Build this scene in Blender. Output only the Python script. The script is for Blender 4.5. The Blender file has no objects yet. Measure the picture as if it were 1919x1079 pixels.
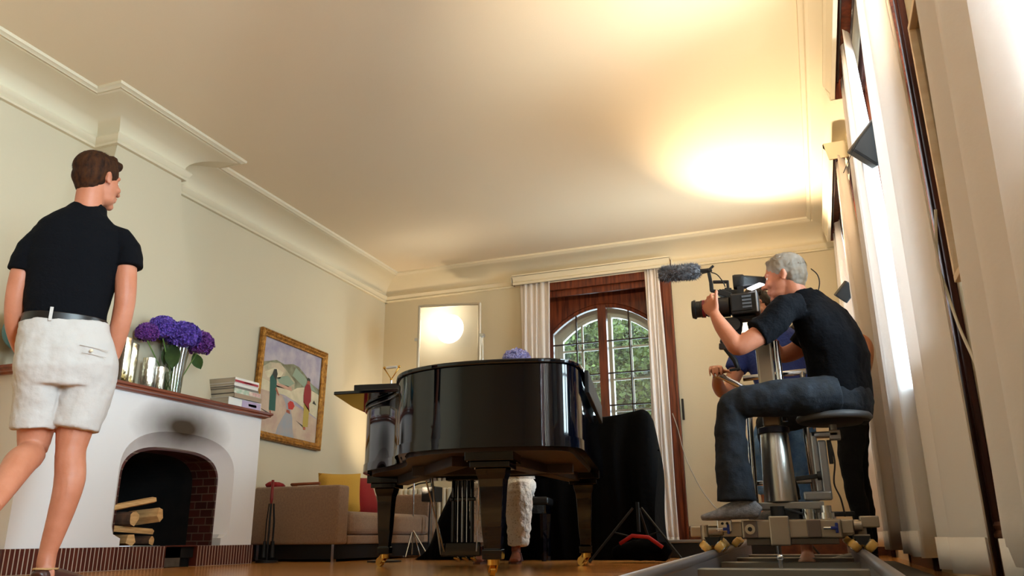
import bpy, bmesh, math, random
from mathutils import Vector, Matrix, noise
random.seed(7)
D = bpy.data; SC = bpy.context.scene; COL = SC.collection
PI = math.pi
def R(a): return math.radians(a)
# ------------------------------------------------------------------ camera
CAM_H = 0.172
def make_camera():
    yaw, pit, rol = R(-20.3585), R(17.4802), R(-0.5028)
    f = Vector((math.sin(yaw)*math.cos(pit), math.cos(yaw)*math.cos(pit), math.sin(pit)))
    r = Vector((math.cos(yaw), -math.sin(yaw), 0)); u = r.cross(f)
    r2 = math.cos(rol)*r + math.sin(rol)*u
    u2 = -math.sin(rol)*r + math.cos(rol)*u
    cd = D.cameras.new('camera'); c = D.objects.new('camera', cd); COL.objects.link(c)
    m = Matrix((r2, u2, -f)).transposed().to_4x4(); m.translation = (0, 0, CAM_H)
    c.matrix_world = m
    cd.sensor_width = 36; cd.lens = 1482.73/1919*36; cd.clip_start = .02; cd.clip_end = 200
    SC.camera = c
make_camera()
# ------------------------------------------------------------------ exposure, world, daylight
SC.view_settings.view_transform = 'Standard'; SC.view_settings.look = 'None'
SC.view_settings.gamma = 1; SC.view_settings.exposure = 2.4; SC.view_settings.use_curve_mapping = False
SC.cycles.max_bounces = 8; SC.cycles.diffuse_bounces = 5; SC.cycles.glossy_bounces = 4
SC.cycles.transmission_bounces = 6; SC.cycles.transparent_max_bounces = 12
SC.cycles.sample_clamp_indirect = 4; SC.cycles.use_denoising = True
SC.cycles.caustics_reflective = False; SC.cycles.caustics_refractive = False
w = D.worlds.new('world'); SC.world = w; w.use_nodes = True
bg = w.node_tree.nodes['Background']; bg.inputs[0].default_value = (.80, .90, 1.0, 1); bg.inputs[1].default_value = .62
def area(name, loc, target, sx, sy, power, col, spread=180):
    l = D.lights.new(name, 'AREA'); l.shape = 'RECTANGLE'; l.size = sx; l.size_y = sy
    l.energy = power; l.color = col; l.spread = R(spread)
    o = D.objects.new(name, l); COL.objects.link(o); o.location = loc
    o.rotation_euler = (Vector(target)-Vector(loc)).to_track_quat('-Z', 'Y').to_euler(); return o
def spot(name, loc, target, power, col, angle, blend, size=.08):
    l = D.lights.new(name, 'SPOT'); l.energy = power; l.color = col
    l.spot_size = R(angle); l.spot_blend = blend; l.shadow_soft_size = size
    o = D.objects.new(name, l); COL.objects.link(o); o.location = loc
    o.rotation_euler = (Vector(target)-Vector(loc)).to_track_quat('-Z', 'Y').to_euler(); return o
DAY = (.72, .86, 1.0); WARM = (1.0, .77, .49)
# daylight through the right-hand windows, outside the glass
area('daylight_near_window', (1.25, .7, 1.75), (-2, 1.1, 1.0), 1.6, 1.9, 260, DAY)
area('daylight_middle_window', (1.25, 3.74, 1.7), (-2, 3.7, 1.0), 1.5, 1.9, 60, DAY)
area('daylight_far_side_window', (1.25, 6.43, 1.7), (-2, 6.4, 1.0), 1.3, 1.9, 38, DAY)
area('daylight_garden_window', (-1.93, 9.6, 1.9), (-1.93, 5, .8), 2.0, 2.2, 24, DAY)
# film lamps of the shoot that are aimed at the ceiling
spot('ceiling_bounce_lamp_light', (.20, .75, 1.80), (-.33, 3.75, 3.0), 225, WARM, 58, 1.0)
# ------------------------------------------------------------------ helpers: materials
def lin(c):
    if isinstance(c, str): c = tuple(int(c[i:i+2], 16)/255 for i in (0, 2, 4))
    return tuple(x/12.92 if x <= .04045 else ((x+.055)/1.055)**2.4 for x in c)
MATS = {}
def mat(name, col, rough=.6, metal=0.0, col2=None, nscale=8, stretch=(1, 1, 1), bump=0.0, bscale=40, coat=0.0,
        spec=.5, sheen=0.0, contrast=(.35, .65), trans=0.0, ior=1.45, emis=None, estr=0, detail=4, subsurf=0):
    if name in MATS: return MATS[name]
    m = D.materials.new(name); m.use_nodes = True; nt = m.node_tree; N = nt.nodes; L = nt.links
    b = N['Principled BSDF']; b.inputs['Roughness'].default_value = rough; b.inputs['Metallic'].default_value = metal
    b.inputs['Base Color'].default_value = (*lin(col), 1); b.inputs['Coat Weight'].default_value = coat
    b.inputs['Coat Roughness'].default_value = .04; b.inputs['Specular IOR Level'].default_value = spec
    b.inputs['Transmission Weight'].default_value = trans; b.inputs['IOR'].default_value = ior
    if sheen: b.inputs['Sheen Weight'].default_value = sheen
    if subsurf:
        b.inputs['Subsurface Weight'].default_value = subsurf; b.inputs['Subsurface Radius'].default_value = (.02, .008, .004)
    if emis: b.inputs['Emission Color'].default_value = (*lin(emis), 1); b.inputs['Emission Strength'].default_value = estr
    tc = N.new('ShaderNodeTexCoord'); mp = N.new('ShaderNodeMapping'); mp.inputs['Scale'].default_value = stretch
    L.new(tc.outputs['Object'], mp.inputs['Vector'])
    if col2:
        n = N.new('ShaderNodeTexNoise'); n.inputs['Scale'].default_value = nscale; n.inputs['Detail'].default_value = detail
        L.new(mp.outputs[0], n.inputs['Vector']); r = N.new('ShaderNodeValToRGB')
        r.color_ramp.elements[0].position = contrast[0]; r.color_ramp.elements[1].position = contrast[1]
        r.color_ramp.elements[0].color = (*lin(col), 1); r.color_ramp.elements[1].color = (*lin(col2), 1)
        L.new(n.outputs['Fac'], r.inputs[0]); L.new(r.outputs[0], b.inputs['Base Color'])
    if bump:
        n2 = N.new('ShaderNodeTexNoise'); n2.inputs['Scale'].default_value = bscale; n2.inputs['Detail'].default_value = 5
        L.new(mp.outputs[0], n2.inputs['Vector']); bp = N.new('ShaderNodeBump'); bp.inputs['Strength'].default_value = bump
        bp.inputs['Distance'].default_value = .02
        L.new(n2.outputs['Fac'], bp.inputs['Height']); L.new(bp.outputs[0], b.inputs['Normal'])
    MATS[name] = m; return m
def cloth_translucent(name, col, t=.5, bump=.1):
    m = D.materials.new(name); m.use_nodes = True; nt = m.node_tree; N = nt.nodes; L = nt.links
    b = N['Principled BSDF']; b.inputs['Base Color'].default_value = (*lin(col), 1); b.inputs['Roughness'].default_value = .9
    tr = N.new('ShaderNodeBsdfTranslucent'); tr.inputs[0].default_value = (*lin(col), 1)
    mx = N.new('ShaderNodeMixShader'); mx.inputs[0].default_value = t
    L.new(b.outputs[0], mx.inputs[1]); L.new(tr.outputs[0], mx.inputs[2]); L.new(mx.outputs[0], N['Material Output'].inputs[0])
    tc = N.new('ShaderNodeTexCoord'); n = N.new('ShaderNodeTexNoise'); n.inputs['Scale'].default_value = 60
    L.new(tc.outputs['Object'], n.inputs['Vector']); bp = N.new('ShaderNodeBump'); bp.inputs['Strength'].default_value = bump
    bp.inputs['Distance'].default_value = .01; L.new(n.outputs['Fac'], bp.inputs['Height']); L.new(bp.outputs[0], b.inputs['Normal'])
    MATS[name] = m; return m
def glass_mat(name, tint=(1, 1, 1), gl=.12, rough=.0):
    m = D.materials.new(name); m.use_nodes = True; nt = m.node_tree; N = nt.nodes; L = nt.links
    N.remove(N['Principled BSDF']); t = N.new('ShaderNodeBsdfTransparent'); t.inputs[0].default_value = (*tint, 1)
    g = N.new('ShaderNodeBsdfGlossy'); g.inputs['Roughness'].default_value = rough; mx = N.new('ShaderNodeMixShader')
    lw = N.new('ShaderNodeLayerWeight'); lw.inputs[0].default_value = .35
    mm = N.new('ShaderNodeMath'); mm.operation = 'MULTIPLY_ADD'; mm.inputs[1].default_value = .6; mm.inputs[2].default_value = gl
    L.new(lw.outputs['Fresnel'], mm.inputs[0]); L.new(mm.outputs[0], mx.inputs[0])
    L.new(t.outputs[0], mx.inputs[1]); L.new(g.outputs[0], mx.inputs[2]); L.new(mx.outputs[0], N['Material Output'].inputs[0])
    MATS[name] = m; return m
def brick_mat(name, c1, c2, mortar, bw, bh, ms, axes='xz', rough=.5, bump=.4, offset=.5, nz=None):
    m = D.materials.new(name); m.use_nodes = True; nt = m.node_tree; N = nt.nodes; L = nt.links
    b = N['Principled BSDF']; b.inputs['Roughness'].default_value = rough
    tc = N.new('ShaderNodeTexCoord'); sp = N.new('ShaderNodeSeparateXYZ'); cb = N.new('ShaderNodeCombineXYZ')
    L.new(tc.outputs['Object'], sp.inputs[0])
    for i, a in enumerate(axes): L.new(sp.outputs['xyz'.index(a)], cb.inputs[i])
    br = N.new('ShaderNodeTexBrick'); br.inputs['Scale'].default_value = 1; br.inputs['Brick Width'].default_value = bw
    br.inputs['Row Height'].default_value = bh; br.inputs['Mortar Size'].default_value = ms; br.offset = offset
    br.inputs['Mortar Smooth'].default_value = .2
    for k, c in (('Color1', c1), ('Color2', c2), ('Mortar', mortar)): br.inputs[k].default_value = (*lin(c), 1)
    L.new(cb.outputs[0], br.inputs['Vector'])
    out = br.outputs['Color']
    if nz:
        n = N.new('ShaderNodeTexNoise'); n.inputs['Scale'].default_value = nz[0]; n.inputs['Detail'].default_value = 6
        mp = N.new('ShaderNodeMapping'); mp.inputs['Scale'].default_value = nz[1]
        L.new(tc.outputs['Object'], mp.inputs[0]); L.new(mp.outputs[0], n.inputs['Vector'])
        mr = N.new('ShaderNodeMapRange'); mr.inputs[3].default_value = nz[2]; mr.inputs[4].default_value = nz[3]
        L.new(n.outputs['Fac'], mr.inputs[0]); mx = N.new('ShaderNodeMix'); mx.data_type = 'RGBA'; mx.blend_type = 'MULTIPLY'
        mx.inputs[0].default_value = 1; L.new(out, mx.inputs[6]); L.new(mr.outputs[0], mx.inputs[7]); out = mx.outputs[2]
    L.new(out, b.inputs['Base Color'])
    bp = N.new('ShaderNodeBump'); bp.inputs['Strength'].default_value = bump; bp.inputs['Distance'].default_value = .004; bp.invert = True
    L.new(br.outputs['Fac'], bp.inputs['Height']); L.new(bp.outputs[0], b.inputs['Normal'])
    MATS[name] = m; return m
# ------------------------------------------------------------------ helpers: geometry
class MB:
    def __init__(s): s.v = []; s.f = []; s.mi = []; s.cur = 0
    def add(s, vs, fs):
        o = len(s.v); s.v += [Vector(v) for v in vs]
        for f in fs: s.f.append([i+o for i in f]); s.mi.append(s.cur)
        return s
    def m(s, i): s.cur = i; return s
    def box(s, x0, x1, y0, y1, z0, z1):
        vs = [(x, y, z) for x in (x0, x1) for y in (y0, y1) for z in (z0, z1)]
        return s.add(vs, [(0, 1, 3, 2), (4, 6, 7, 5), (0, 4, 5, 1), (2, 3, 7, 6), (0, 2, 6, 4), (1, 5, 7, 3)])
    def obox(s, c, dx, dy, dz, ax):         # oriented box; ax = three unit vectors
        c = Vector(c); vs = [c+ax[0]*dx*i+ax[1]*dy*j+ax[2]*dz*k for i in (-.5, .5) for j in (-.5, .5) for k in (-.5, .5)]
        return s.add(vs, [(0, 1, 3, 2), (4, 6, 7, 5), (0, 4, 5, 1), (2, 3, 7, 6), (0, 2, 6, 4), (1, 5, 7, 3)])
    def bar(s, p0, p1, w, h, up=(0, 0, 1)):
        p0, p1 = Vector(p0), Vector(p1); d = p1-p0; L = d.length; d.normalize(); up = Vector(up)
        sd = d.cross(up)
        if sd.length < 1e-4: sd = d.cross(Vector((1, 0, 0)))
        sd.normalize(); u = sd.cross(d)
        return s.obox((p0+p1)/2, L, w, h, (d, sd, u))
    def loft(s, pts, ab, side=(1, 0, 0), n=20, e=2.0, caps=True, tang=None):
        pts = [Vector(p) for p in pts]; side = Vector(side); rings = []
        for i, p in enumerate(pts):
            if tang: t = Vector(tang[i] if isinstance(tang, list) else tang)
            else:
                t = pts[min(i+1, len(pts)-1)]-pts[max(i-1, 0)]
            if t.length < 1e-9: t = Vector((0, 0, 1))
            t.normalize(); a_ = side-t*side.dot(t)
            if a_.length < 1e-3: a_ = Vector((0, 1, 0))-t*t.y
            a_.normalize(); b_ = t.cross(a_); r = ab[i]; ra, rb = (r if isinstance(r, (tuple, list)) else (r, r))
            ring = []
            for k in range(n):
                th = 2*PI*k/n; c, q = math.cos(th), math.sin(th)
                cc = math.copysign(abs(c)**(2/e), c); ss = math.copysign(abs(q)**(2/e), q)
                ring.append(p+a_*ra*cc+b_*rb*ss)
            rings.append(ring)
        vs = [v for r in rings for v in r]; fs = []
        for i in range(len(rings)-1):
            for k in range(n):
                k2 = (k+1) % n; fs.append((i*n+k, i*n+k2, (i+1)*n+k2, (i+1)*n+k))
        if caps: fs.append(tuple(range(n-1, -1, -1))); fs.append(tuple((len(rings)-1)*n+k for k in range(n)))
        return s.add(vs, fs)
    def tube(s, pts, r, n=10, caps=True):
        return s.loft(pts, [r]*len(pts) if not isinstance(r, list) else r, side=(.31, .57, .76), n=n, caps=caps)
    def cyl(s, p0, p1, r0, r1=None, n=24):
        return s.loft([p0, p1], [r0, r0 if r1 is None else r1], side=(.9, .3, .2) if abs((Vector(p1)-Vector(p0)).normalized().x) < .9 else (0, .3, .9), n=n)
    def ell(s, c, r, ax=None, n=16, m=10):
        c = Vector(c); ax = ax or (Vector((1, 0, 0)), Vector((0, 1, 0)), Vector((0, 0, 1)))
        vs = [c+ax[2]*r[2]]; fs = []
        for i in range(1, m):
            ph = PI*i/m
            for k in range(n):
                th = 2*PI*k/n
                vs.append(c+ax[0]*r[0]*math.sin(ph)*math.cos(th)+ax[1]*r[1]*math.sin(ph)*math.sin(th)+ax[2]*r[2]*math.cos(ph))
        vs.append(c-ax[2]*r[2])
        for k in range(n): fs.append((0, 1+k, 1+(k+1) % n))
        for i in range(m-2):
            for k in range(n):
                a, b = 1+i*n+k, 1+i*n+(k+1) % n; fs.append((a, a+n, b+n, b))
        L = len(vs)-1; o = 1+(m-2)*n
        for k in range(n): fs.append((L, o+(k+1) % n, o+k))
        return s.add(vs, fs)
    def cap(s, p0, p1, r0, r1, n=14):        # tapered capsule, spheres at both ends
        p0, p1 = Vector(p0), Vector(p1); s.ell(p0, (r0,)*3, n=n, m=8); s.ell(p1, (r1,)*3, n=n, m=8)
        if (p1-p0).length > 1e-4: s.loft([p0, p1], [r0, r1], side=(.31, .57, .76), n=n)
        return s
    def lathe(s, prof, c=(0, 0, 0), n=32, axis=(0, 0, 1)):
        ax = Vector(axis).normalized(); a = ax.orthogonal().normalized(); b = ax.cross(a); c = Vector(c); vs = []; fs = []
        for r, z in prof:
            for k in range(n):
                th = 2*PI*k/n; vs.append(c+ax*z+(a*math.cos(th)+b*math.sin(th))*r)
        for i in range(len(prof)-1):
            for k in range(n): k2 = (k+1) % n; fs.append((i*n+k, i*n+k2, (i+1)*n+k2, (i+1)*n+k))
        fs.append(tuple(range(n-1, -1, -1))); fs.append(tuple((len(prof)-1)*n+k for k in range(n)))
        return s.add(vs, fs)
    def prism(s, poly, z0, z1, fn=None):      # polygon in plan (or any plane through fn(a,b,c)) extruded
        n = len(poly); fn = fn or (lambda a, b, c: (a, b, c))
        vs = [fn(a, b, z0) for a, b in poly]+[fn(a, b, z1) for a, b in poly]
        fs = [tuple(range(n-1, -1, -1)), tuple(range(n, 2*n))]
        for k in range(n): k2 = (k+1) % n; fs.append((k, k2, n+k2, n+k))
        return s.add(vs, fs)
    def strip(s, A, B):                       # quads between two equal point rows
        n = len(A); return s.add(list(A)+list(B), [(i, i+1, n+i+1, n+i) for i in range(n-1)])
    def build(s, name, mats, parent=None, smooth=None, bevel=0, segs=2, loc=None, rotz=None, fix=True, solid=0, sub=0, weld=False):
        me = D.meshes.new(name); me.from_pydata([tuple(v) for v in s.v], [], s.f)
        if not isinstance(mats, (list, tuple)): mats = [mats]
        for m_ in mats: me.materials.append(m_)
        for p, i in zip(me.polygons, s.mi): p.material_index = i
        if fix:
            bm = bmesh.new(); bm.from_mesh(me); bmesh.ops.recalc_face_normals(bm, faces=bm.faces); bm.to_mesh(me); bm.free()
        if weld:
            bm = bmesh.new(); bm.from_mesh(me); bmesh.ops.remove_doubles(bm, verts=bm.verts, dist=2e-5); bm.to_mesh(me); bm.free()
        if smooth is None: smooth = False
        if smooth:
            for p in me.polygons: p.use_smooth = True
            if smooth is not True and smooth > 0: me.set_sharp_from_angle(angle=R(smooth))
        me.update(); o = D.objects.new(name, me); COL.objects.link(o)
        if parent: o.parent = parent
        if loc: o.location = loc
        if rotz is not None: o.rotation_euler = (0, 0, rotz)
        if bevel:
            b = o.modifiers.new('bevel', 'BEVEL'); b.width = bevel; b.segments = segs; b.limit_method = 'ANGLE'; b.angle_limit = R(40)
        if solid:
            q = o.modifiers.new('solid', 'SOLIDIFY'); q.thickness = solid; q.offset = 0
        if sub: q = o.modifiers.new('sub', 'SUBSURF'); q.levels = sub; q.render_levels = sub
        return o
def tag(o, label=None, cat=None, group=None, kind=None):
    if label: o['label'] = label
    if cat: o['category'] = cat
    if group: o['group'] = group
    if kind: o['kind'] = kind
    return o
def thing(name, label, cat, loc=(0, 0, 0), rotz=0, group=None):
    o = D.objects.new(name, None); COL.objects.link(o); o.location = loc; o.rotation_euler = (0, 0, rotz); o.empty_display_size = .1
    return tag(o, label, cat, group)
def struct(o): o['kind'] = 'structure'; return o
def organic(mb, name, m, parent, voxel=.007, smooth=6, fold=0, fscale=.12, fold2=0, adapt=0):
    o = mb.build(name, m, parent, smooth=True)
    r = o.modifiers.new('union', 'REMESH'); r.mode = 'VOXEL'; r.voxel_size = voxel; r.use_smooth_shade = True
    if smooth: q = o.modifiers.new('smooth', 'SMOOTH'); q.factor = .5; q.iterations = smooth
    for k, (st, sc_) in enumerate(((fold, fscale), (fold2, fscale*.35))):
        if st:
            t = D.textures.new(name+'_folds', 'CLOUDS'); t.noise_scale = sc_; t.noise_depth = 1
            d = o.modifiers.new('folds', 'DISPLACE'); d.texture = t; d.strength = st; d.mid_level = .5; d.texture_coords = 'LOCAL'
    return o
def catmull(pts, n=6, closed=False):
    P = [Vector(p) for p in pts]; out = []; L = len(P)
    rng = range(L) if closed else range(L-1)
    for i in rng:
        if closed: a, b, c, d = P[(i-1) % L], P[i], P[(i+1) % L], P[(i+2) % L]
        else: a, b, c, d = P[max(i-1, 0)], P[i], P[i+1], P[min(i+2, L-1)]
        for k in range(n):
            t = k/n; out.append(.5*((2*b)+(c-a)*t+(2*a-5*b+4*c-d)*t*t+(3*b-a-3*c+d)*t**3))
    if not closed: out.append(P[-1])
    return out
def cable(name, pts, r, m, label, cat='cable'):
    o = MB().tube(catmull(pts, 8), r, n=6).build(name, m, smooth=True); return tag(o, label, cat)
def copy_tree(o, parent=None):
    c = o.copy(); COL.objects.link(c)
    if parent: c.parent = parent
    for ch in [x for x in D.objects if x.parent == o and x != c]: copy_tree(ch, c)
    return c
# ------------------------------------------------------------------ materials
WALL = mat('wall_paint', 'CCC1A7', .85, bump=.06, bscale=120)
CEIL = mat('ceiling_paint', 'E8D8BE', .9, bump=.04, bscale=90)
MOULD = mat('moulding_paint', 'DED3B9', .7)
WOODW = mat('window_wood', '4A1E10', .38, col2='7A3A1E', nscale=6, stretch=(6, 6, .5), coat=.2, bump=.05)
DARKW = mat('dark_wood', '2A0E09', .65, col2='4A1C12', nscale=6, stretch=(8, 8, .6))
BASEW = mat('baseboard_wood', '4A2A1C', .4, col2='6A3E2A', nscale=5, stretch=(3, .4, 3), coat=.2)
MANTEL = mat('mantel_wood', '6E2E18', .3, col2='8E4526', nscale=7, stretch=(4, .4, 4), coat=.4)
WHITEP = mat('white_paint', 'E6E8E6', .45)
CURT = cloth_translucent('curtain_cloth', 'F3ECE8', .28)
BLACKG = mat('piano_lacquer', '04060F', .05, coat=0, spec=.55)
BLACKM = mat('matt_black', '0A0A0C', .55)
BLACKP = mat('black_plastic', '101114', .35)
DRAPEM = mat('black_cloth', '040405', .95, bump=.2, bscale=30, spec=.1)
BRASS = mat('brass', 'D9A84E', .22, 1.0)
ALU = mat('aluminium', 'B9B6B0', .28, 1.0, bump=.03, bscale=30, stretch=(1, 1, .05))
ALUP = mat('grey_metal_paint', '8E8B86', .42, .6)
STEEL = mat('steel', 'C9CCD0', .16, 1.0)
GLASS = glass_mat('window_glass', (.93, .97, .95), .05)
CLEARG = glass_mat('clear_glass', (.93, .96, .96), .10)
SKIN = mat('skin', 'B26F52', .5, col2='BE7C60', nscale=14, subsurf=.12, bump=.05, bscale=160)
SKINP = mat('skin_pale', 'C8937A', .5, col2='CC8C72', nscale=14, subsurf=.12)
SKIND = mat('skin_dark', '8A4A34', .5, col2='9A583E', nscale=14)
# ================================================================== ROOM SHELL
XL, XR, YB, YF, ZC = -4.40, .52, -3.6, 7.67, 2.99
ZM = 2.745
floorm = brick_mat('parquet', 'BE7638', 'DA9C56', '5C3614', .62, .085, .0025, 'xy', .19, .15, .37, nz=(3, (.6, 9, 1), .55, 1.35))
struct(MB().box(XL-.6, XR+.9, YB-.2, YF+1.2, -.12, 0).build('floor', floorm))
struct(MB().box(XL-.6, XR+.9, YB-.2, YF+.9, ZC, ZC+.15).build('ceiling', CEIL))
# left wall, with the hole for the firebox
wl = MB(); X0, X1 = XL-.6, XL
wl.box(X0, X1, YB, 3.80, 0, ZC).box(X0, X1, 4.97, YF+.2, 0, ZC).box(X0, X1, 3.80, 4.97, .95, ZC).box(X0, X1, 3.80, 4.97, -.01, .05)
struct(wl.build('wall_left', WALL))
# right wall with three window openings
def wall_with_openings(name, x0, x1, y0, y1, ops, m):
    w_ = MB(); y = y0
    for a, b, z0, z1 in sorted(ops):
        w_.box(x0, x1, y, a, 0, ZC); 
        if z0 > 0: w_.box(x0, x1, a, b, 0, z0)
        w_.box(x0, x1, a, b, z1, ZC); y = b
    w_.box(x0, x1, y, y1, 0, ZC); return struct(w_.build(name, m))
WINS = [(-.1, 1.50, .78, 2.62), (2.98, 4.50, .78, 2.62), (5.78, 7.10, .78, 2.62)]
wall_with_openings('wall_right', XR, XR+.5, YB, YF+.2, WINS, WALL)
# far wall with the garden door opening
FX0, FX1 = -2.64, -1.22
fw = MB(); fw.box(XL-.6, FX0, YF, YF+.9, 0, ZC).box(FX1, XR+.9, YF, YF+.9, 0, ZC).box(FX0, FX1, YF, YF+.9, 2.74, ZC)
struct(fw.build('wall_far', WALL))
struct(MB().box(XL-.6, XR+.9, YB-.2, YB, 0, ZC).build('wall_back', WALL))
# chimney breast: tapers to its width at the cornice, flares towards the mantel
BZ = [1.12, 1.37, 1.48, 1.84, 2.12, 2.45, 2.75, ZC]; BR = [4.80, 4.72, 4.66, 4.50, 4.38, 4.26, 4.21, 4.21]
BL = [3.42, 3.43, 3.44, 3.48, 3.52, 3.58, 3.61, 3.61]
XC = -4.20; cb = MB()
ring = [[(XL-.02, l, z), (XC, l, z), (XC, r, z), (XL-.02, r, z)] for z, l, r in zip(BZ, BL, BR)]
for a, b in zip(ring, ring[1:]):
    for k in range(3): cb.add([a[k], a[k+1], b[k+1], b[k]], [(0, 1, 2, 3)])
struct(cb.build('wall_chimney_breast', WALL, fix=True))
# cornice: lower moulding band, deep cove, bead at the ceiling
def cove_profile():
    p = [(0, ZM), (.028, ZM), (.036, ZM+.012), (.022, ZM+.022), (.040, ZM+.034), (.052, ZM+.058), (.046, ZM+.07), (.016, ZM+.074), (.012, ZM+.086)]
    for k in range(0, 9):
        t = k/8*PI/2; p.append((.262-.25*math.cos(t), ZM+.086+.125*math.sin(t)))
    p += [(.272, 2.958), (.282, 2.964), (.292, 2.958), (.305, 2.968), (.318, 2.972), (.322, ZC+.002)]
    return p
def sweep(path, prof, name, m, closed=False):   # path: (x,y) with the room on the left hand
    n = len(path); rows = []
    for i, p in enumerate(path):
        p = Vector((*p, 0))
        d0 = (p-Vector((*path[i-1], 0))).normalized() if i or closed else None
        d1 = (Vector((*path[(i+1) % n], 0))-p).normalized() if i < n-1 or closed else None
        d0 = d0 or d1; d1 = d1 or d0
        n0 = Vector((-d0.y, d0.x, 0)); n1 = Vector((-d1.y, d1.x, 0)); mvec = (n0+n1); mvec = mvec/(mvec.length_squared/2)
        rows.append([p+mvec*a+Vector((0, 0, z)) for a, z in prof])
    b = MB()
    for A, B in zip(rows, rows[1:]): b.strip(A, B)
    return struct(b.build(name, m, smooth=35, weld=True))
pr = cove_profile()
# the room lies to the right when walking far along the left wall, so walk back to front
left_path = [(XL, YF), (XL, 4.21), (XC, 4.21), (XC, 3.61), (XL, 3.61), (XL, YB)]
sweep(left_path, pr, 'trim_1', MOULD)
sweep([(XR, YF), (XL, YF)], pr, 'trim_2', MOULD)
sweep([(XR, YB), (XR, YF)], pr, 'trim_3', MOULD)
# curtain boxes (pelmets): moulded front, wood inside, open below
def pelmet(name, a, b, horiz, out=.17, z0=2.70, z1=2.83):
    m = MB()
    def P(t, o, z): return (XR-o, t, z) if not horiz else (t, YF-o, z)
    prof = [(out-.022, z0), (out, z0), (out+.006, z0+.02), (out-.006, z0+.035), (out+.004, z0+.05), (out+.022, z0+.085), (out+.034, z0+.10), (out+.034, z1), (out-.022, z1)]
    A = [P(a, o, z) for o, z in prof]; B = [P(b, o, z) for o, z in prof]
    m.m(0).strip(A, B)
    for t, s_ in ((a, 1), (b, -1)):
        m.add([P(t-.012*s_, 0, z0), P(t-.012*s_, out+.005, z0), P(t-.012*s_, out+.03, z1), P(t-.012*s_, 0, z1)], [(0, 1, 2, 3)])
    m.add([P(a, 0, z1), P(b, 0, z1), P(b, out+.034, z1), P(a, out+.034, z1)], [(0, 1, 2, 3)])
    m.m(1).add([P(a, out-.024, z0+.001), P(b, out-.024, z0+.001), P(b, out-.024, z1-.004), P(a, out-.024, z1-.004)], [(0, 1, 2, 3)])
    m.add([P(a, 0, z1-.004), P(b, 0, z1-.004), P(b, out-.024, z1-.004), P(a, out-.024, z1-.004)], [(0, 1, 2, 3)])
    for t, s_ in ((a, 1), (b, -1)): m.add([P(t, 0, z0), P(t, out-.024, z0), P(t, out-.024, z1-.004), P(t, 0, z1-.004)], [(0, 1, 2, 3)])
    o = struct(m.build(name, [MOULD, WOODW], fix=False))
    for k in ((.03, .06) if horiz else (.06, .12)):
        q = MB(); p0, p1 = Vector(P(a+.03, k, z1-.03)), Vector(P(b-.03, k, z1-.03)); q.tube([p0, p1], .006, n=6)
        q.build('curtain_rail', ALUP, o, smooth=True)
    return o
pelmet('trim_4', 2.45, 4.68, False); pelmet('trim_5', 5.55, 7.28, False); pelmet('trim_6', -.4, 2.40, False)
pelmet('trim_7', -2.80, -1.12, True, out=.10, z0=2.745)
# side windows: wooden reveals, casings, frames, panes
def side_window(name, y0, y1, z0, z1):
    o = D.objects.new(name, None); COL.objects.link(o); struct(o)
    rv = MB(); x0, x1 = XR-.002, XR+.34
    rv.box(x0, x1, y0, y0+.03, z0, z1).box(x0, x1, y1-.03, y1, z0, z1).box(x0, x1, y0+.03, y1-.03, z1-.03, z1).box(x0-.03, x1, y0, y1, z0, z0+.035)
    rv.build('reveal', WOODW, o)
    cs = MB()
    for a, b in ((y0-.085, y0+.005), (y1-.005, y1+.085)):
        cs.box(XR-.022, XR, a, b, 0, ZM); cs.box(XR-.03, XR-.02, a+.025, b-.03, 0, ZM)
    cs.box(XR-.022, XR, y0-.085, y1+.085, z1-.01, ZM)
    cs.build('casing', DARKW, o, bevel=.004)
    fr = MB(); fx0, fx1 = XR+.30, XR+.36; w_ = .06; ym = (y0+y1)/2
    for a, b in ((y0+.03, ym-.01), (ym+.01, y1-.03)):
        fr.box(fx0, fx1, a, a+w_, z0+.03, z1-.03).box(fx0, fx1, b-w_, b, z0+.03, z1-.03)
        fr.box(fx0, fx1, a+w_, b-w_, z0+.03, z0+.09).box(fx0, fx1, a+w_, b-w_, z1-.09, z1-.03)
        for k in (1, 2, 3):
            z = z0+.09+(z1-z0-.18)*k/4; fr.box(fx0+.02, fx1-.02, a+w_, b-w_, z-.009, z+.009)
    fr.build('window_frame', WOODW, o)
    MB().box(fx0+.028, fx0+.032, y0+.05, y1-.05, z0+.05, z1-.05).build('pane', GLASS, o)
for i, (a, b, c, d) in enumerate(WINS): side_window('window_%d' % (i+1), a, b, c, d)
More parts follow.
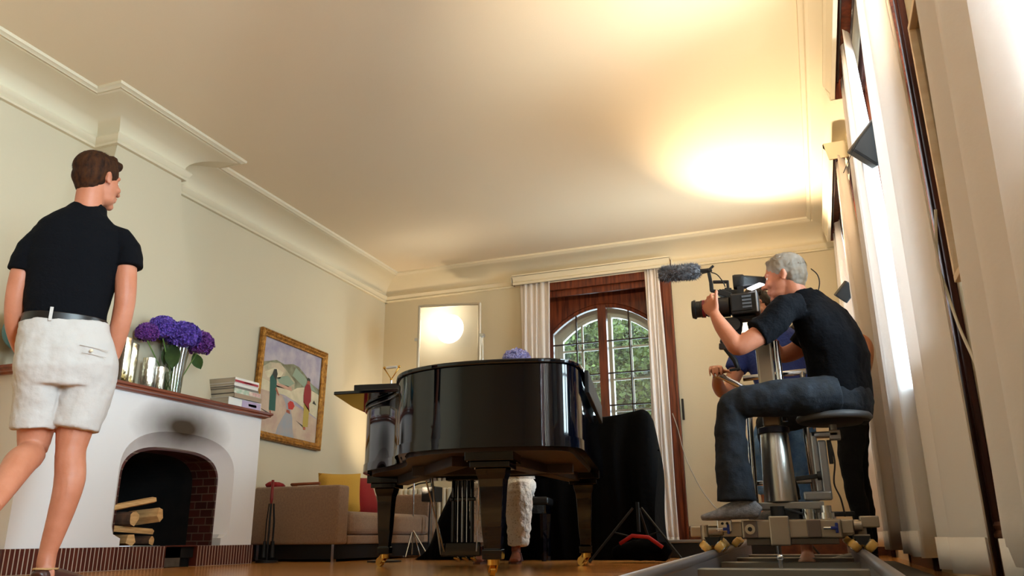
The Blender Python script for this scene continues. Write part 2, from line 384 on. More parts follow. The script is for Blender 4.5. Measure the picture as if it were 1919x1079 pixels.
# the garden door (arched wooden casement with white outer window behind it)
gd = D.objects.new('window_4', None); COL.objects.link(gd); struct(gd)
YW = 7.95
rv = MB(); rv.box(FX0, FX0+.03, YF-.002, YW+.05, 0, 2.74).box(FX1-.03, FX1, YF-.002, YW+.05, 0, 2.74).box(FX0, FX1, YF-.002, YW+.05, 2.705, 2.74)
rv.box(FX0, FX1, YF+.03, YF+.06, 2.60, 2.71)
rv.build('reveal', WOODW, gd)
cs = MB(); cs.box(FX1-.005, FX1+.085, YF-.03, YF, 0, 2.745).box(FX0-.085, FX0+.005, YF-.03, YF, 0, 2.745).box(FX0, FX1, YF-.03, YF, 2.66, 2.745)
cs.box(FX1+.06, FX1+.085, YF-.04, YF, 0, 2.745)
cs.build('casing', WOODW, gd, bevel=.004)
def arched_frame(y, x0, x1, zc, ze, ztop, z0, stile, depth, m, parent, name, posts, bars_z, vbars, bw_, bd):
    xc = (x0+x1)/2; hw = (x1-x0)/2
    def za(x): return ze+(zc-ze)*(1-min(1, abs((x-xc)/hw))**2.1)
    f = MB(); n = 28
    for k in range(n):
        a = x0+(x1-x0)*k/n; b = x0+(x1-x0)*(k+1)/n
        ta, tb = (ztop(a), ztop(b)) if callable(ztop) else (ztop, ztop)
        for yy in (y, y+depth): f.add([(a, yy, za(a)), (b, yy, za(b)), (b, yy, tb), (a, yy, ta)], [(0, 1, 2, 3)])
        f.add([(a, y, za(a)), (b, y, za(b)), (b, y+depth, za(b)), (a, y+depth, za(a))], [(0, 1, 2, 3)])
        # moulded inner rim of the arch
        f.add([(a, y-.015, za(a)+.035), (b, y-.015, za(b)+.035), (b, y, za(b)), (a, y, za(a))], [(0, 1, 2, 3)])
        f.add([(a, y-.015, za(a)+.035), (b, y-.015, za(b)+.035), (b, y, za(b)+.05), (a, y, za(a)+.05)], [(0, 1, 2, 3)])
    for a, b in ((x0-stile, x0), (x1, x1+stile)): f.box(a, b, y, y+depth, z0, ztop(a) if callable(ztop) else ztop)
    for a, b in posts: f.box(a, b, y-.02, y+depth, z0, za((a+b)/2)+.02)
    f.box(x0, x1, y, y+depth, z0, z0+.35)
    f.build(name, m, parent, fix=False)
    g = MB()
    for z in bars_z: g.box(x0, x1, y+.005, y+.005+bd, z-bw_/2, z+bw_/2)
    for x in vbars: g.box(x-bw_/2, x+bw_/2, y+.005, y+.005+bd, z0+.35, za(x)+.01)
    g.build('glazing_bars', BARM if m is WOODW else m, parent)
    return za
BARM = mat('bar_paint', '2B1A14', .4)
arched_frame(YW, -2.48, -1.38, 2.50, 2.26, 2.72, .02, .13, .05, WOODW, gd, 'door_frame', [(-1.975, -1.885)], [2.135, 1.79, 1.455, 1.12, .78], [-2.22, -1.65], .014, .012)
arched_frame(8.25, -2.46, -1.46, 2.47, 2.24, lambda x: 2.72, .02, .12, .05, WHITEP, gd, 'outer_frame', [(-2.03, -1.90)], [2.125, 1.775, 1.44, 1.08, .7], [-2.24, -1.70], .022, .02)
MB().box(-2.48, -1.38, YW+.024, YW+.027, .3, 2.52).build('pane', GLASS, gd)
MB().cyl((-1.93, YW-.02, 1.0), (-1.93, YW-.09, 1.0), .008).cyl((-1.93, YW-.09, .95), (-1.93, YW-.09, 1.08), .009).build('door_handle', BRASS, gd, smooth=40)
MB().box(-1.115, -1.095, YF-.05, YF-.03, 1.22, 1.42).build('door_bolt', BLACKM, gd)
# baseboards
def baseb(name, path, h):
    prof = [(0, 0), (.022, 0), (.022, h-.05), (.028, h-.045), (.028, h-.035), (.02, h-.025), (.026, h-.012), (.02, h), (0, h)]
    sweep(path, prof, name, BASEW)
baseb('baseboard_far', [(XR, YF), (FX1+.09, YF)], .255); baseb('baseboard_far', [(FX0-.09, YF), (XL, YF)], .255)
baseb('baseboard_left', [(XL, YF), (XL, 5.24)], .2)
rp = [(-3.6, -.2), (1.59, 2.89), (4.59, 5.69), (7.19, YF)]
for i, (a, b) in enumerate(rp): baseb('baseboard_right', [(XR, a), (XR, b)], .205)
# ------------------------------------------------------------------ garden outside
struct(MB().box(-9, 6, YF+1.0, 24, -.35, -.25).build('ground', mat('lawn', '3A5A22', .9, col2='5A7A34', nscale=5)))
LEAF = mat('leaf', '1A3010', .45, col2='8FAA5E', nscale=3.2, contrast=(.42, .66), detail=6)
BARK = mat('bark', '5A4A3A', .9, col2='8A7A66', nscale=9)
def tree(x, y, z, r, hgt, n, seed, label):
    rnd = random.Random(seed); t = thing('garden_tree', label, 'tree', (x, y, -.25), 0, 'trees in the garden')
    tk = MB(); tk.tube([(0, 0, 0), (.05, 0, hgt*.3), (-.08, .1, hgt*.55), (.12, .05, hgt*.8)], [.12, .09, .07, .03], n=8)
    for k in range(9):
        a = rnd.uniform(0, 6.28); z0 = hgt*rnd.uniform(.25, .7)
        tk.tube([(0, 0, z0), (math.cos(a)*r*.5, math.sin(a)*r*.5, z0+.4), (math.cos(a)*r*.9, math.sin(a)*r*.9, z0+.9)], [.05, .03, .012], n=6)
    tk.build('trunk', BARK, t, smooth=True)
    lf = MB()
    cl = [(rnd.gauss(0, r*.5), rnd.gauss(0, r*.35), hgt*rnd.uniform(.12, 1.0), rnd.uniform(.25, .5)) for _ in range(46)]
    for k in range(n):
        cx, cy, cz, cr = cl[rnd.randrange(len(cl))]
        d = Vector((rnd.gauss(0, 1), rnd.gauss(0, 1), rnd.gauss(0, 1))).normalized()*cr*rnd.uniform(.6, 1.05)
        p = Vector((cx, cy, cz))+d; a = Vector((rnd.gauss(0, 1), rnd.gauss(0, 1), rnd.gauss(0, .6))).normalized()
        b = a.cross(Vector((rnd.gauss(0, 1), rnd.gauss(0, 1), rnd.gauss(0, 1)))).normalized(); L = rnd.uniform(.05, .10); W = L*.42
        lf.add([p, p+a*L*.5+b*W, p+a*L, p+a*L*.5-b*W], [(0, 1, 2, 3)])
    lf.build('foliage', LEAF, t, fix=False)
    return t
tree(-3.75, 11.2, 0, .72, 3.0, 15000, 3, 'leafy garden tree seen through the left half of the arched window')
tree(-1.75, 11.2, 0, .72, 2.8, 15000, 4, 'leafy garden tree with pale branch seen through the right half of the arched window')
tree(-3.4, 13.6, 0, 1.25, 4.0, 16000, 5, 'taller garden tree behind the two nearer ones outside the arched window')
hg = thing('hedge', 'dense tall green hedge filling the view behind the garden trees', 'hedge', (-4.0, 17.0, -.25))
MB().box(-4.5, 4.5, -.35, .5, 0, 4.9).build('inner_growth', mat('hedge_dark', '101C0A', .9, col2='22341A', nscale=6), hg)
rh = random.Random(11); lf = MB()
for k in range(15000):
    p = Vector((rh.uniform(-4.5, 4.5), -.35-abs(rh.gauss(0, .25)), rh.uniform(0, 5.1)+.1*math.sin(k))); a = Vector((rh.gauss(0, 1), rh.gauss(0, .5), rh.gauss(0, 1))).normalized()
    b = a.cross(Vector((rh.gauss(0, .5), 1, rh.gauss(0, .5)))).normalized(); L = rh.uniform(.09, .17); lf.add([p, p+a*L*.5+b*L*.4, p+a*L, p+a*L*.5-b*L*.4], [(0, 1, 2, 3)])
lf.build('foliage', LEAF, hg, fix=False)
bal = MB().box(-3.6, -.3, 8.75, 9.5, 2.98, 3.12).build('balcony_slab', mat('balcony_paint', '9AA296', .8))
tag(bal, 'pale green-grey balcony slab outside above the garden door', 'balcony')
# ================================================================== FIREPLACE
XH = -4.04; Y0, Y1, YC = 3.17, 5.18, 4.385
fp = thing('fireplace', 'cream plastered fireplace with arched opening, brick plinth and wooden mantel shelf', 'fireplace', (0, 0, 0))
def soot_mat():
    m = D.materials.new('plaster_soot'); m.use_nodes = True; nt = m.node_tree; N = nt.nodes; L = nt.links
    b = N['Principled BSDF']; b.inputs['Roughness'].default_value = .85
    tc = N.new('ShaderNodeTexCoord'); mp = N.new('ShaderNodeMapping')
    mp.inputs['Location'].default_value = (0, -4.36/.52, -.91/.22); mp.inputs['Scale'].default_value = (0.0, 1/.52, 1/.22)
    L.new(tc.outputs['Object'], mp.inputs[0]); g = N.new('ShaderNodeTexGradient'); g.gradient_type = 'SPHERICAL'; L.new(mp.outputs[0], g.inputs[0])
    n = N.new('ShaderNodeTexNoise'); n.inputs['Scale'].default_value = 9; L.new(tc.outputs['Object'], n.inputs[0])
    mu = N.new('ShaderNodeMath'); mu.operation = 'MULTIPLY_ADD'; mu.inputs[1].default_value = .14; L.new(n.outputs[0], mu.inputs[0])
    L.new(g.outputs['Fac'], mu.inputs[2])
    r = N.new('ShaderNodeValToRGB'); r.color_ramp.elements[0].position = .12; r.color_ramp.elements[1].position = .88
    r.color_ramp.elements[0].color = (*lin('E6E6E8'), 1); r.color_ramp.elements[1].color = (*lin('3E3020'), 1)
    L.new(mu.outputs[0], r.inputs[0]); L.new(r.outputs[0], b.inputs['Base Color']); return m
PLAS = soot_mat()
def arch(hw, zs, zt, z0, x, n=24, ex=.62, ez=.8, yc=YC):
    pts = [(x, yc-hw, z0)]
    for k in range(n+1):
        t = PI-PI*k/n; c, s_ = math.cos(t), math.sin(t)
        pts.append((x, yc+hw*math.copysign(abs(c)**ex, c), zs+(zt-zs)*abs(s_)**ez))
    pts.append((x, yc+hw, z0)); return [Vector(p) for p in pts]
ZP = .135
OUT = arch(.535, .60, .875, ZP, XH, ex=.8); MID = arch(.50, .59, .835, ZP, XH-.035, ex=.75); INN = arch(.455, .56, .775, ZP, XH-.075, ex=.66)
# the recess closes to the width of the opening at its foot
def addfoot(row, inn):     # insert two points so the outer edge turns in at z .2
    a, b = row[0], row[-1]; ia, ib = inn[0], inn[-1]
    s = [Vector((a.x, ia.y, a.z)), Vector((a.x, ia.y-.0, a.z+.05)), Vector((a.x, a.y+.02, a.z+.075)), Vector((a.x, a.y, a.z+.12))]
    e = [Vector((b.x, b.y, b.z+.12)), Vector((b.x, b.y-.02, b.z+.075)), Vector((b.x, ib.y, b.z+.05)), Vector((b.x, ib.y, b.z))]
    return s+row[1:-1]+e
def addin(row):
    a, b = row[0], row[-1]
    return [a, a+Vector((0, 0, .05)), a+Vector((0, 0, .075)), a+Vector((0, 0, .12))]+row[1:-1]+[b+Vector((0, 0, .12)), b+Vector((0, 0, .075)), b+Vector((0, 0, .05)), b]
O_ = addfoot(OUT, INN); M_ = addfoot(MID, INN); I_ = addin(INN)
body = MB(); ZT = 1.08
body.strip(O_, M_); body.strip(M_, I_)
top = [Vector((XH, p.y, ZT)) for p in O_]
for i in range(len(O_)-1):
    if O_[i].z > .599 and O_[i+1].z > .599 and abs(O_[i].y-O_[i+1].y) > 1e-5: body.add([O_[i], O_[i+1], top[i+1], top[i]], [(0, 1, 2, 3)])
ya, yb = min(p.y for p in O_), max(p.y for p in O_)
# side pieces between the recess edge and the ends
L_ = [p for p in O_ if p.y <= YC and p.z < .6005]; R_ = [p for p in O_ if p.y > YC and p.z < .6005]
body.add([(XH, Y0, ZP)]+[(XH, Y0, ZT)]+[(XH, ya, ZT)]+[tuple(p) for p in sorted(L_, key=lambda p: -p.z) if p.y >= ya], [tuple(range(3+len(L_)))])
body.add([(XH, Y1, ZP), (XH, Y1, ZT), (XH, yb, ZT)]+[tuple(p) for p in sorted(R_, key=lambda p: -p.z)], [tuple(range(3+len(R_)))])
body.add([(XH, Y0, ZP), (XL, Y0, ZP), (XL, Y0, ZT), (XH, Y0, ZT)], [(0, 1, 2, 3)]); body.add([(XH, Y1, ZP), (XL, Y1, ZP), (XL, Y1, ZT), (XH, Y1, ZT)], [(0, 1, 2, 3)])
body.build('body', PLAS, fp, fix=False, weld=True, smooth=25)
# brick lining: thin arch of bricks and the dark firebox
brk = brick_mat('firebox_brick', '3A1510', '54221A', '6A5A4C', .11, .055, .004, 'xz', .5, .6)
FB = addin(arch(.44, .55, .755, ZP, XH-.075, ex=.66)); FBb = [Vector((-4.95, YC+(p.y-YC)*.8, p.z)) for p in FB]
edge = MB(); edge.strip(I_, FB); FB2 = [p+Vector((-.22, 0, 0)) for p in FB]; edge.strip(FB, FB2)
edge.build('brick_edge', brk, fp, fix=False)
SOOT = mat('soot', '070605', .95, col2='181210', nscale=6)
ins = MB(); ins.strip(FB2, FBb); ins.add([tuple(p) for p in FBb], [tuple(range(len(FBb)))]); ins.box(-4.95, XH-.02, 3.85, 4.92, .06, ZP-.003)
ins.build('firebox', SOOT, fp, fix=False)
plb = brick_mat('plinth_brick', '4A1D16', '5E2A1E', 'B8AA9A', .0288, .30, .0035, 'yz', .35, .5, 0.0)
pg0, pg1 = 4.31, 4.60
pl = MB(); pl.box(XL, XH+.012, Y0-.02, pg0, 0, ZP).box(XL, XH+.012, pg1, Y1+.015, 0, ZP)
pl.build('brick_plinth', plb, fp, bevel=.003)
MB().box(XL, XH-.05, pg0, pg1, 0, ZP-.004).m(1).box(XH-.05, XH-.02, pg0+.01, pg0+.17, .004, ZP-.01).build('ash_door', [BLACKM, mat('ash_plate', '5C534A', .7, col2='4A423A', nscale=20)], fp)
MB().box(XH-.04, XH+.004, pg0, pg1, ZP-.004, ZP+.004).build('hearth_edge', mat('hearth_tile', '5A2A20', .4), fp)
ms = MB(); prof = [(0, 1.08), (.02, 1.08), (.035, 1.090), (.05, 1.093), (.05, 1.102), (.062, 1.110), (.062, 1.125), (0, 1.125)]
rows = []
for o_, z in prof: rows.append([Vector((XL, Y0-o_, z)), Vector((XH+o_, Y0-o_, z)), Vector((XH+o_, Y1+o_, z)), Vector((XL, Y1+o_, z))])
for A, B in zip(rows, rows[1:]): ms.strip(A, B)
ms.add([(XL, Y0-.06, 1.125), (XH+.062, Y0-.06, 1.125), (XH+.062, Y1+.06, 1.125), (XL, Y1+.06, 1.125)], [(0, 1, 2, 3)]); ms.add([(XL, Y0, 1.08), (XH, Y0, 1.08), (XH, Y1, 1.08), (XL, Y1, 1.08)], [(0, 1, 2, 3)])
ms.build('mantel_shelf', MANTEL, fp, fix=False)
MZ = 1.125
# firewood
LOGC = mat('split_wood', 'C79A62', .7, col2='DDB47C', nscale=14, stretch=(1, 1, 6)); LOGB = mat('log_bark', '3A2A20', .9, col2='5A4232', nscale=18)
def logp(c, L, r, d, roll, seed, label, split=False):
    rnd = random.Random(seed); d = Vector(d).normalized(); u = d.orthogonal().normalized(); v = d.cross(u)
    t = thing('firewood_log', label, 'log', c, 0, 'firewood piled in the fireplace'); n = 5 if split else 9
    ang = sorted([roll+2*PI*(k+rnd.uniform(-.2, .2))/n for k in range(n)]); rr = [r*rnd.uniform(.8, 1.15) for _ in ang]
    pts = [u*math.cos(a)*q+v*math.sin(a)*q for a, q in zip(ang, rr)]
    A = [p-d*L/2 for p in pts]; B = [p*.95+d*L/2 for p in pts]
    MB().add(A+B, [(k, (k+1) % n, n+(k+1) % n, n+k) for k in range(n)]).build('bark' if not split else 'split_side', LOGB if not split else LOGC, t, bevel=.002)
    MB().add([p-d*.001 for p in A], [tuple(range(n))]).build('cut_end', LOGC, t); MB().add([p+d*.001 for p in B], [tuple(range(n))]).build('cut_end', LOGC, t)
lg = [((-4.17, 4.07, .175), .22, .038, (1, -.25, 0), .2, 'squared firewood log at the bottom left of the fireplace pile', True),
      ((-4.17, 4.20, .172), .20, .034, (1, .2, 0), .9, 'firewood log on the hearth at the right end of the bottom row', False),
      ((-4.22, 4.01, .26), .0, .03, (1, 0, 0), 0, '', False),
      ((-4.12, 4.10, .235), .30, .022, (.1, 1, -.06), .3, 'flat split log lying across the two bottom logs of the pile', True),
      ((-4.17, 4.02, .305), .24, .044, (1, .1, 0), .5, 'dark barked round log in the middle of the firewood pile', False),
      ((-4.16, 4.23, .325), .22, .046, (1, .15, .1), 1.2, 'thick split log with pale cut end at the right of the pile', True),
      ((-4.11, 4.06, .395), .33, .026, (.1, 1, .20), .1, 'pale squared split log, topmost on the firewood pile', True)]
for i, (c, L, r, d, ro, lb, sp) in enumerate(lg):
    if lb: logp(c, L, r, d, ro, 20+i, lb, sp)
# fire tools beside the fireplace
ft = thing('fireplace_tool_set', 'black iron fire tool stand with red handle beside the fireplace', 'fire tools', (-4.02, 5.36, 0))
MB().cyl((0, 0, 0), (0, 0, .02), .085).cyl((0, 0, .02), (0, 0, .44), .008).build('stand', BLACKM, ft, smooth=40)
for dx, dy in ((-.03, 0), (.03, .02), (0, .05)):
    MB().tube([(dx, dy, .06), (dx, dy, .3), (dx*.6, dy*.6, .44)], .005, n=6).cyl((dx, dy, .04), (dx, dy, .16), .022, .012, n=10).build('tool', BLACKM, ft, smooth=40)
MB().tube([(0, .0, .44), (0, 0, .47), (0, 0, .62)], [.009, .013, .011], n=10).build('handle', mat('red_handle', '7A1A1C', .4), ft, smooth=True)
# ------------------------------------------------------------------ on the mantel
def gvase(name, x, y, r, hgt, m, label, ribs=0):
    v = MB(); n = 40; prof = [(r*.92, 0), (r, .01), (r, hgt), (r-.004, hgt), (r-.004, .012)]
    v.lathe(prof, (0, 0, 0), n=n)
    o = v.build(name, m, loc=(x, y, MZ+.001), smooth=40); return tag(o, label, 'vase', 'glass cylinders on the mantel')
GOLDG = mat('mercury_glass', 'E8DCC0', .12, .85, col2='A88A50', nscale=26, stretch=(1, 1, .3), contrast=(.45, .62), bump=.5, bscale=34)
SILVG = mat('silver_glass', 'F0EEE8', .10, .8, col2='B8AE98', nscale=30, stretch=(1, 1, .3), contrast=(.45, .6), bump=.5, bscale=34)
gvase('glass_cylinder', -4.12, 3.83, .052, .305, GOLDG, 'tall speckled gold glass cylinder on the mantel nearest the standing man')
gvase('glass_cylinder', -4.19, 3.955, .05, .30, GOLDG, 'speckled gold glass cylinder, second from the left on the mantel')
gvase('glass_cylinder', -4.09, 4.03, .042, .21, SILVG, 'medium silvery glass cylinder between the gold ones and the flower vase')
gvase('glass_cylinder', -4.035, 4.075, .03, .155, SILVG, 'smallest silvery glass cylinder at the front edge of the mantel')
tag(MB().box(-4.24, -4.02, 3.735, 3.75, 0, .34).build('picture_frame', mat('frame_brown', '5A4634', .5), loc=(0, 0, MZ+.001), bevel=.003), 'narrow brown frame standing on edge behind the gold cylinders', 'frame')
PET1 = mat('petal_violet', '35257E', .6, col2='7C5CCC', nscale=55, contrast=(.35, .65)); PET2 = mat('petal_plum', '3E1A68', .6, col2='8A48A8', nscale=55, contrast=(.3, .7))
PET3 = mat('petal_lilac', '7476C0', .6, col2='D0CEF4', nscale=55, contrast=(.3, .7)); PETW = mat('petal_cream', 'E4E0C0', .6)
STEM = mat('stem_green', '4E6A2A', .5, col2='6A8A3A', nscale=8); LEAFD = mat('leaf_dark', '26381C', .5, col2='3E5A2A', nscale=9)
def hydrangea(c, r, base, m, label, seed, nf=170, leaf=None, group=None):
    rnd = random.Random(seed); c = Vector(c); t = thing('hydrangea', label, 'flower', c, 0, group)
    h = MB(); h.ell((0, 0, 0), (r*.8,)*3, n=12, m=8)
    for k in range(nf):
        ph = math.acos(1-1.75*(k+.5)/nf); th = k*2.39996
        d = Vector((math.sin(ph)*math.cos(th), math.sin(ph)*math.sin(th), math.cos(ph)*.85)); p = d*r*rnd.uniform(.93, 1.04)
        d = (d+Vector((rnd.gauss(0, .3), rnd.gauss(0, .3), rnd.gauss(0, .3)))).normalized()
        a = d.orthogonal().normalized(); b = d.cross(a); a0 = rnd.uniform(0, 6.28); s_ = r*.21*rnd.uniform(.75, 1.25)
        for q in range(4):
            an = a0+q*PI/2; u = a*math.cos(an)+b*math.sin(an); v = d.cross(u)
            h.add([p, p+u*s_*.6+v*s_*.45+d*s_*.5, p+u*s_*1.1+d*s_*.15, p+u*s_*.6-v*s_*.45+d*s_*.5], [(0, 1, 2, 3)])
    h.build('flower_head', m, t, fix=False)
    b0 = Vector(base)-c
    MB().tube([(0, 0, -r*.6), (b0.x*.4, b0.y*.4, -r*.6+(b0.z+r*.6)*.4), tuple(b0)], .0042, n=6).build('stem', STEM, t, smooth=True)
    if leaf:
        for lv in leaf:
            p0, d, L = Vector(lv[0])-c, Vector(lv[1]).normalized(), lv[2]; sd = d.cross(Vector((.3, -.8, .4))).normalized(); up = sd.cross(d)
            q = MB(); rows_ = []
            for i in range(7):
                u = i/6; wd = L*.3*math.sin(PI*min(1, u*1.02))**.8
                cpt = p0+d*L*u-up*L*.25*u*u; rows_.append([cpt-sd*wd, cpt-up*.006, cpt+sd*wd])
            for A, B in zip(rows_, rows_[1:]): q.strip(A, B)
            q.build('leaf', LEAFD, t, smooth=True, fix=False)
    return t
VX, VY = -4.10, 4.255
vz = MB(); vz.lathe([(.062, 0), (.068, .006), (.072, .12), (.082, .24), (.098, .355), (.094, .355), (.078, .24), (.068, .12), (.062, .02)], (0, 0, 0), n=40)
vo = tag(vz.build('flower_vase', CLEARG, loc=(VX, VY, MZ+.001), smooth=40), 'clear flared glass vase of purple hydrangeas on the mantel', 'vase')
MB().lathe([(.06, .012), (.066, .02), (.069, .15), (.0, .15)], (0, 0, 0), n=32).build('water', glass_mat('water', (.86, .92, .80), .04), vo, smooth=40)
hz = [((-4.06, 4.08, 1.555), .088, PET1, 'blue-violet hydrangea head at the upper left of the mantel bouquet', [((-4.08, 4.16, 1.47), (.2, .1, -1), .2)]),
      ((-4.08, 3.965, 1.50), .068, PET2, 'small plum hydrangea head, lowest left of the mantel bouquet', None),
      ((-4.01, 4.22, 1.53), .105, PET1, 'largest violet hydrangea head in the middle of the mantel bouquet', [((-4.03, 4.16, 1.46), (.3, -.35, -1), .18)]),
      ((-4.05, 4.42, 1.525), .095, PET2, 'plum hydrangea head at the right of the mantel bouquet', [((-4.07, 4.40, 1.45), (.2, .5, -.9), .13)]),
      ((-4.18, 4.32, 1.56), .085, PET2, 'purple hydrangea head at the back right of the mantel bouquet', None),
      ((-4.20, 4.20, 1.60), .07, PETW, 'cream hydrangea head peeking over the top of the mantel bouquet', None)]
for i, (c, r, m, lb, lf) in enumerate(hz): hydrangea(c, r, (VX+.03*math.cos(i*2.1), VY+.03*math.sin(i*2.1), MZ+.03), m, lb, 30+i, leaf=lf, group='hydrangeas in the mantel vase')
# books
def book(x0, x1, y0, y1, z, th, cov, spine, label, band=None):
    t = thing('book', label, 'book', ((x0+x1)/2, (y0+y1)/2, z), 0, 'stack of large books on the mantel'); a, b = (x1-x0)/2, (y1-y0)/2
    c = MB(); c.box(-a, a, -b, b, 0, .003).box(-a, a, -b, b, th-.003, th); c.build('cover', cov, t)
    MB().box(a-.004, a+.001, -b, b, 0, th).build('spine', spine, t)
    MB().box(-a+.004, a-.006, -b+.004, b-.004, .003, th-.003).build('pages', mat('pages', 'D8CDB8', .8, col2='BDB29C', nscale=3, stretch=(1, 1, 150)), t)
    if band:
        for (u0, u1, v0, v1, m) in band: MB().box(a+.001, a+.0025, -b+(2*b)*u0, -b+(2*b)*u1, th*v0, th*v1).build('spine_print', m, t)
bw_ = mat('book_white', 'E9E6E0', .4); bk = mat('book_black', '17171A', .4); bgy = mat('book_grey', '77706A', .5); brd = mat('book_red', 'A8283A', .4)
bgr = mat('book_green', '9AB8A0', .5, col2='D8D6C8', nscale=25); blv = mat('book_lilac', 'B9A6C4', .4); btn = mat('book_tan', 'A08A74', .5); bpk = mat('book_pink', 'C48A8A', .5, col2='E0D0C0', nscale=20)
z = MZ+.001
for (x0, x1, y0, y1, th, cov, sp, lb, bd) in [
    (-4.34, -4.025, 4.76, 5.14, .066, bw_, bw_, 'thick white and lilac book at the bottom of the mantel stack', [(.4, .98, .08, .92, blv), (.6, .85, .35, .65, bw_)]),
    (-4.345, -4.01, 4.80, 5.12, .034, bk, btn, 'black book with tan spine, second from the bottom of the mantel stack', None),
    (-4.32, -4.015, 4.80, 5.11, .036, bgy, bgr, 'book with mottled green and white spine in the middle of the mantel stack', [(.55, .98, .1, .9, bpk)]),
    (-4.30, -4.02, 4.805, 5.09, .018, bgy, bgy, 'thin grey book below the white and red ones in the mantel stack', None),
    (-4.295, -4.02, 4.80, 5.08, .022, bw_, bw_, 'white book, second from the top of the mantel stack', None),
    (-4.285, -4.015, 4.80, 5.08, .040, bw_, bw_, 'white book with red spine band on top of the mantel stack', [(.0, .97, .12, .55, brd), (.35, .75, .28, .42, bw_)])]:
    book(x0, x1, y0, y1, z, th, cov, sp, lb, bd); z += th+.0006
# globe and white things at the near end of the mantel
def globe_mat():
    m = mat('globe_map', '4E93A8', .35, coat=.4, col2='B9A560', nscale=2.6, contrast=(.50, .54), detail=6); return m
gl = thing('globe', 'blue and ochre terrestrial globe at the near end of the mantel', 'globe', (-4.262, 3.245, MZ+.001))
MB().ell((0, 0, .225), (.125,)*3, n=32, m=20).build('sphere', globe_mat(), gl, smooth=True)
MB().lathe([(.07, 0), (.075, .012), (.03, .03), (.012, .05), (.012, .09)], n=24).build('foot', BRASS, gl, smooth=40)
MB().tube([(.133*math.cos(a), 0, .225+.133*math.sin(a)) for a in [(-PI/2)+PI*k/16 for k in range(17)]], .005, n=8).build('meridian_ring', BRASS, gl, smooth=True)
tag(MB().lathe([(.05, 0), (.10, .012), (.115, .03), (.11, .03), (.09, .018), (.0, .012)], n=32).build('dish', mat('porcelain', 'EDEBE6', .25), loc=(-4.11, 3.26, MZ+.001), smooth=40), 'shallow white dish in front of the globe on the mantel', 'dish')
bwl = MB(); bwl.lathe([(.03, 0), (.032, .008), (.045, .03), (.05, .062), (.047, .062), (.04, .03), (.0, .012)], n=28)
tag(bwl.build('bowl', mat('porcelain', 'EDEBE6', .25), loc=(-4.08, 3.385, MZ+.001), smooth=40), 'small white bowl on the mantel between globe and man', 'bowl')
# ------------------------------------------------------------------ painting
pa = thing('painting', 'gilt framed landscape painting of two robed figures on the left wall', 'painting', (XL+.012, 6.0, 1.455))
pa.rotation_euler = (R(-1.6), 0, 0)
HW, HH = .505, .475
GILT = mat('gilt_frame', '8A5A24', .35, .6, col2='C08A3E', nscale=30, bump=.6, bscale=70)
fr = MB(); pf = [(0, 0), (0, .030), (.012, .042), (.022, .034), (.034, .038), (.05, .024), (.062, .022), (.066, .010)]
loops = []
for d, x in pf: loops.append([Vector((x, -HW+d, -HH+d)), Vector((x, HW-d, -HH+d)), Vector((x, HW-d, HH-d)), Vector((x, -HW+d, HH-d)), Vector((x, -HW+d, -HH+d))])
for A, B in zip(loops, loops[1:]): fr.strip(A, B)
fr.build('frame', GILT, pa, smooth=25, fix=False)
iw, ih = HW-.064, HH-.064
skym = mat('paint_sky', '9C94A6', .7, col2='B9B0B4', nscale=7); hill = mat('paint_hill', 'A09C80', .7, col2='C6B498', nscale=9, contrast=(.4, .6))
ridge = mat('paint_ridge', '6E6850', .7, col2='8E9278', nscale=12); sand = mat('paint_sand', 'B79C8C', .7, col2='C8B49C', nscale=8); path_ = mat('paint_path', '9AA0A8', .7, col2='A8A09C', nscale=12)
cream = mat('paint_cream', 'C8BE9E', .7, col2='D8CCAE', nscale=14); rose = mat('paint_rose', 'C49A84', .7)
pc = MB(); X = lambda u, v, x: (x, -iw+2*iw*u, -ih+2*ih*v)
def poly(b, pts, x): b.add([X(u, v, x) for u, v in pts], [tuple(range(len(pts)))])
MS = [skym, ridge, hill, cream, rose, sand, path_, mat('paint_green_robe', '2E5A50', .7), mat('paint_red_robe', '8E2A2C', .7), mat('paint_skin', 'A85A44', .7), mat('paint_ochre', 'B09A4A', .7), mat('paint_dark', '3A3A34', .7), mat('paint_red', 'C03A34', .7), mat('paint_green', '8E9E88', .7)]
def pp(i, pts, lay): pc.m(i); poly(pc, pts, .004+lay*.0006)
pp(0, [(0, 0), (1, 0), (1, 1), (0, 1)], 0)
pp(1, [(0, .72), (.1, .75), (.22, .79), (.35, .77), (.5, .81), (.6, .8), (.72, .74), (.85, .66), (1, .62), (1, .45), (0, .45)], 1)
pp(2, [(0, .66), (.12, .74), (.28, .77), (.42, .7), (.55, .62), (.56, .5), (.4, .45), (0, .45)], 2)
pp(13, [(.55, .78), (.7, .72), (.9, .62), (.95, .58), (.7, .6), (.5, .68)], 2)
pp(3, [(.05, .62), (.2, .7), (.35, .68), (.3, .6), (.1, .57)], 3); pp(13, [(.25, .6), (.42, .66), (.55, .6), (.45, .54), (.3, .55)], 3)
pp(4, [(.2, .54), (.5, .55), (.52, .51), (.2, .5)], 3)
pp(3, [(0, .55), (.25, .52), (.5, .5), (.6, .56), (.75, .6), (1, .56), (1, .28), (.6, .4), (.4, .44), (0, .42)], 3)
pp(5, [(0, .43), (.35, .43), (.5, .38), (.7, .34), (1, .27), (1, 0), (0, 0)], 4)
pp(6, [(.36, .42), (.42, .36), (.46, .28), (.4, .2), (.33, .08), (.31, 0), (.62, 0), (.58, .1), (.56, .22), (.5, .34), (.45, .4)], 5)
pp(11, [(.0, .24), (.17, .19), (.19, .205)], 6); pp(11, [(.62, .2), (.79, .13), (.8, .15)], 6)
pp(7, [(.14, .58), (.17, .62), (.22, .62), (.25, .56), (.26, .4), (.27, .24), (.17, .235), (.16, .4)], 7)
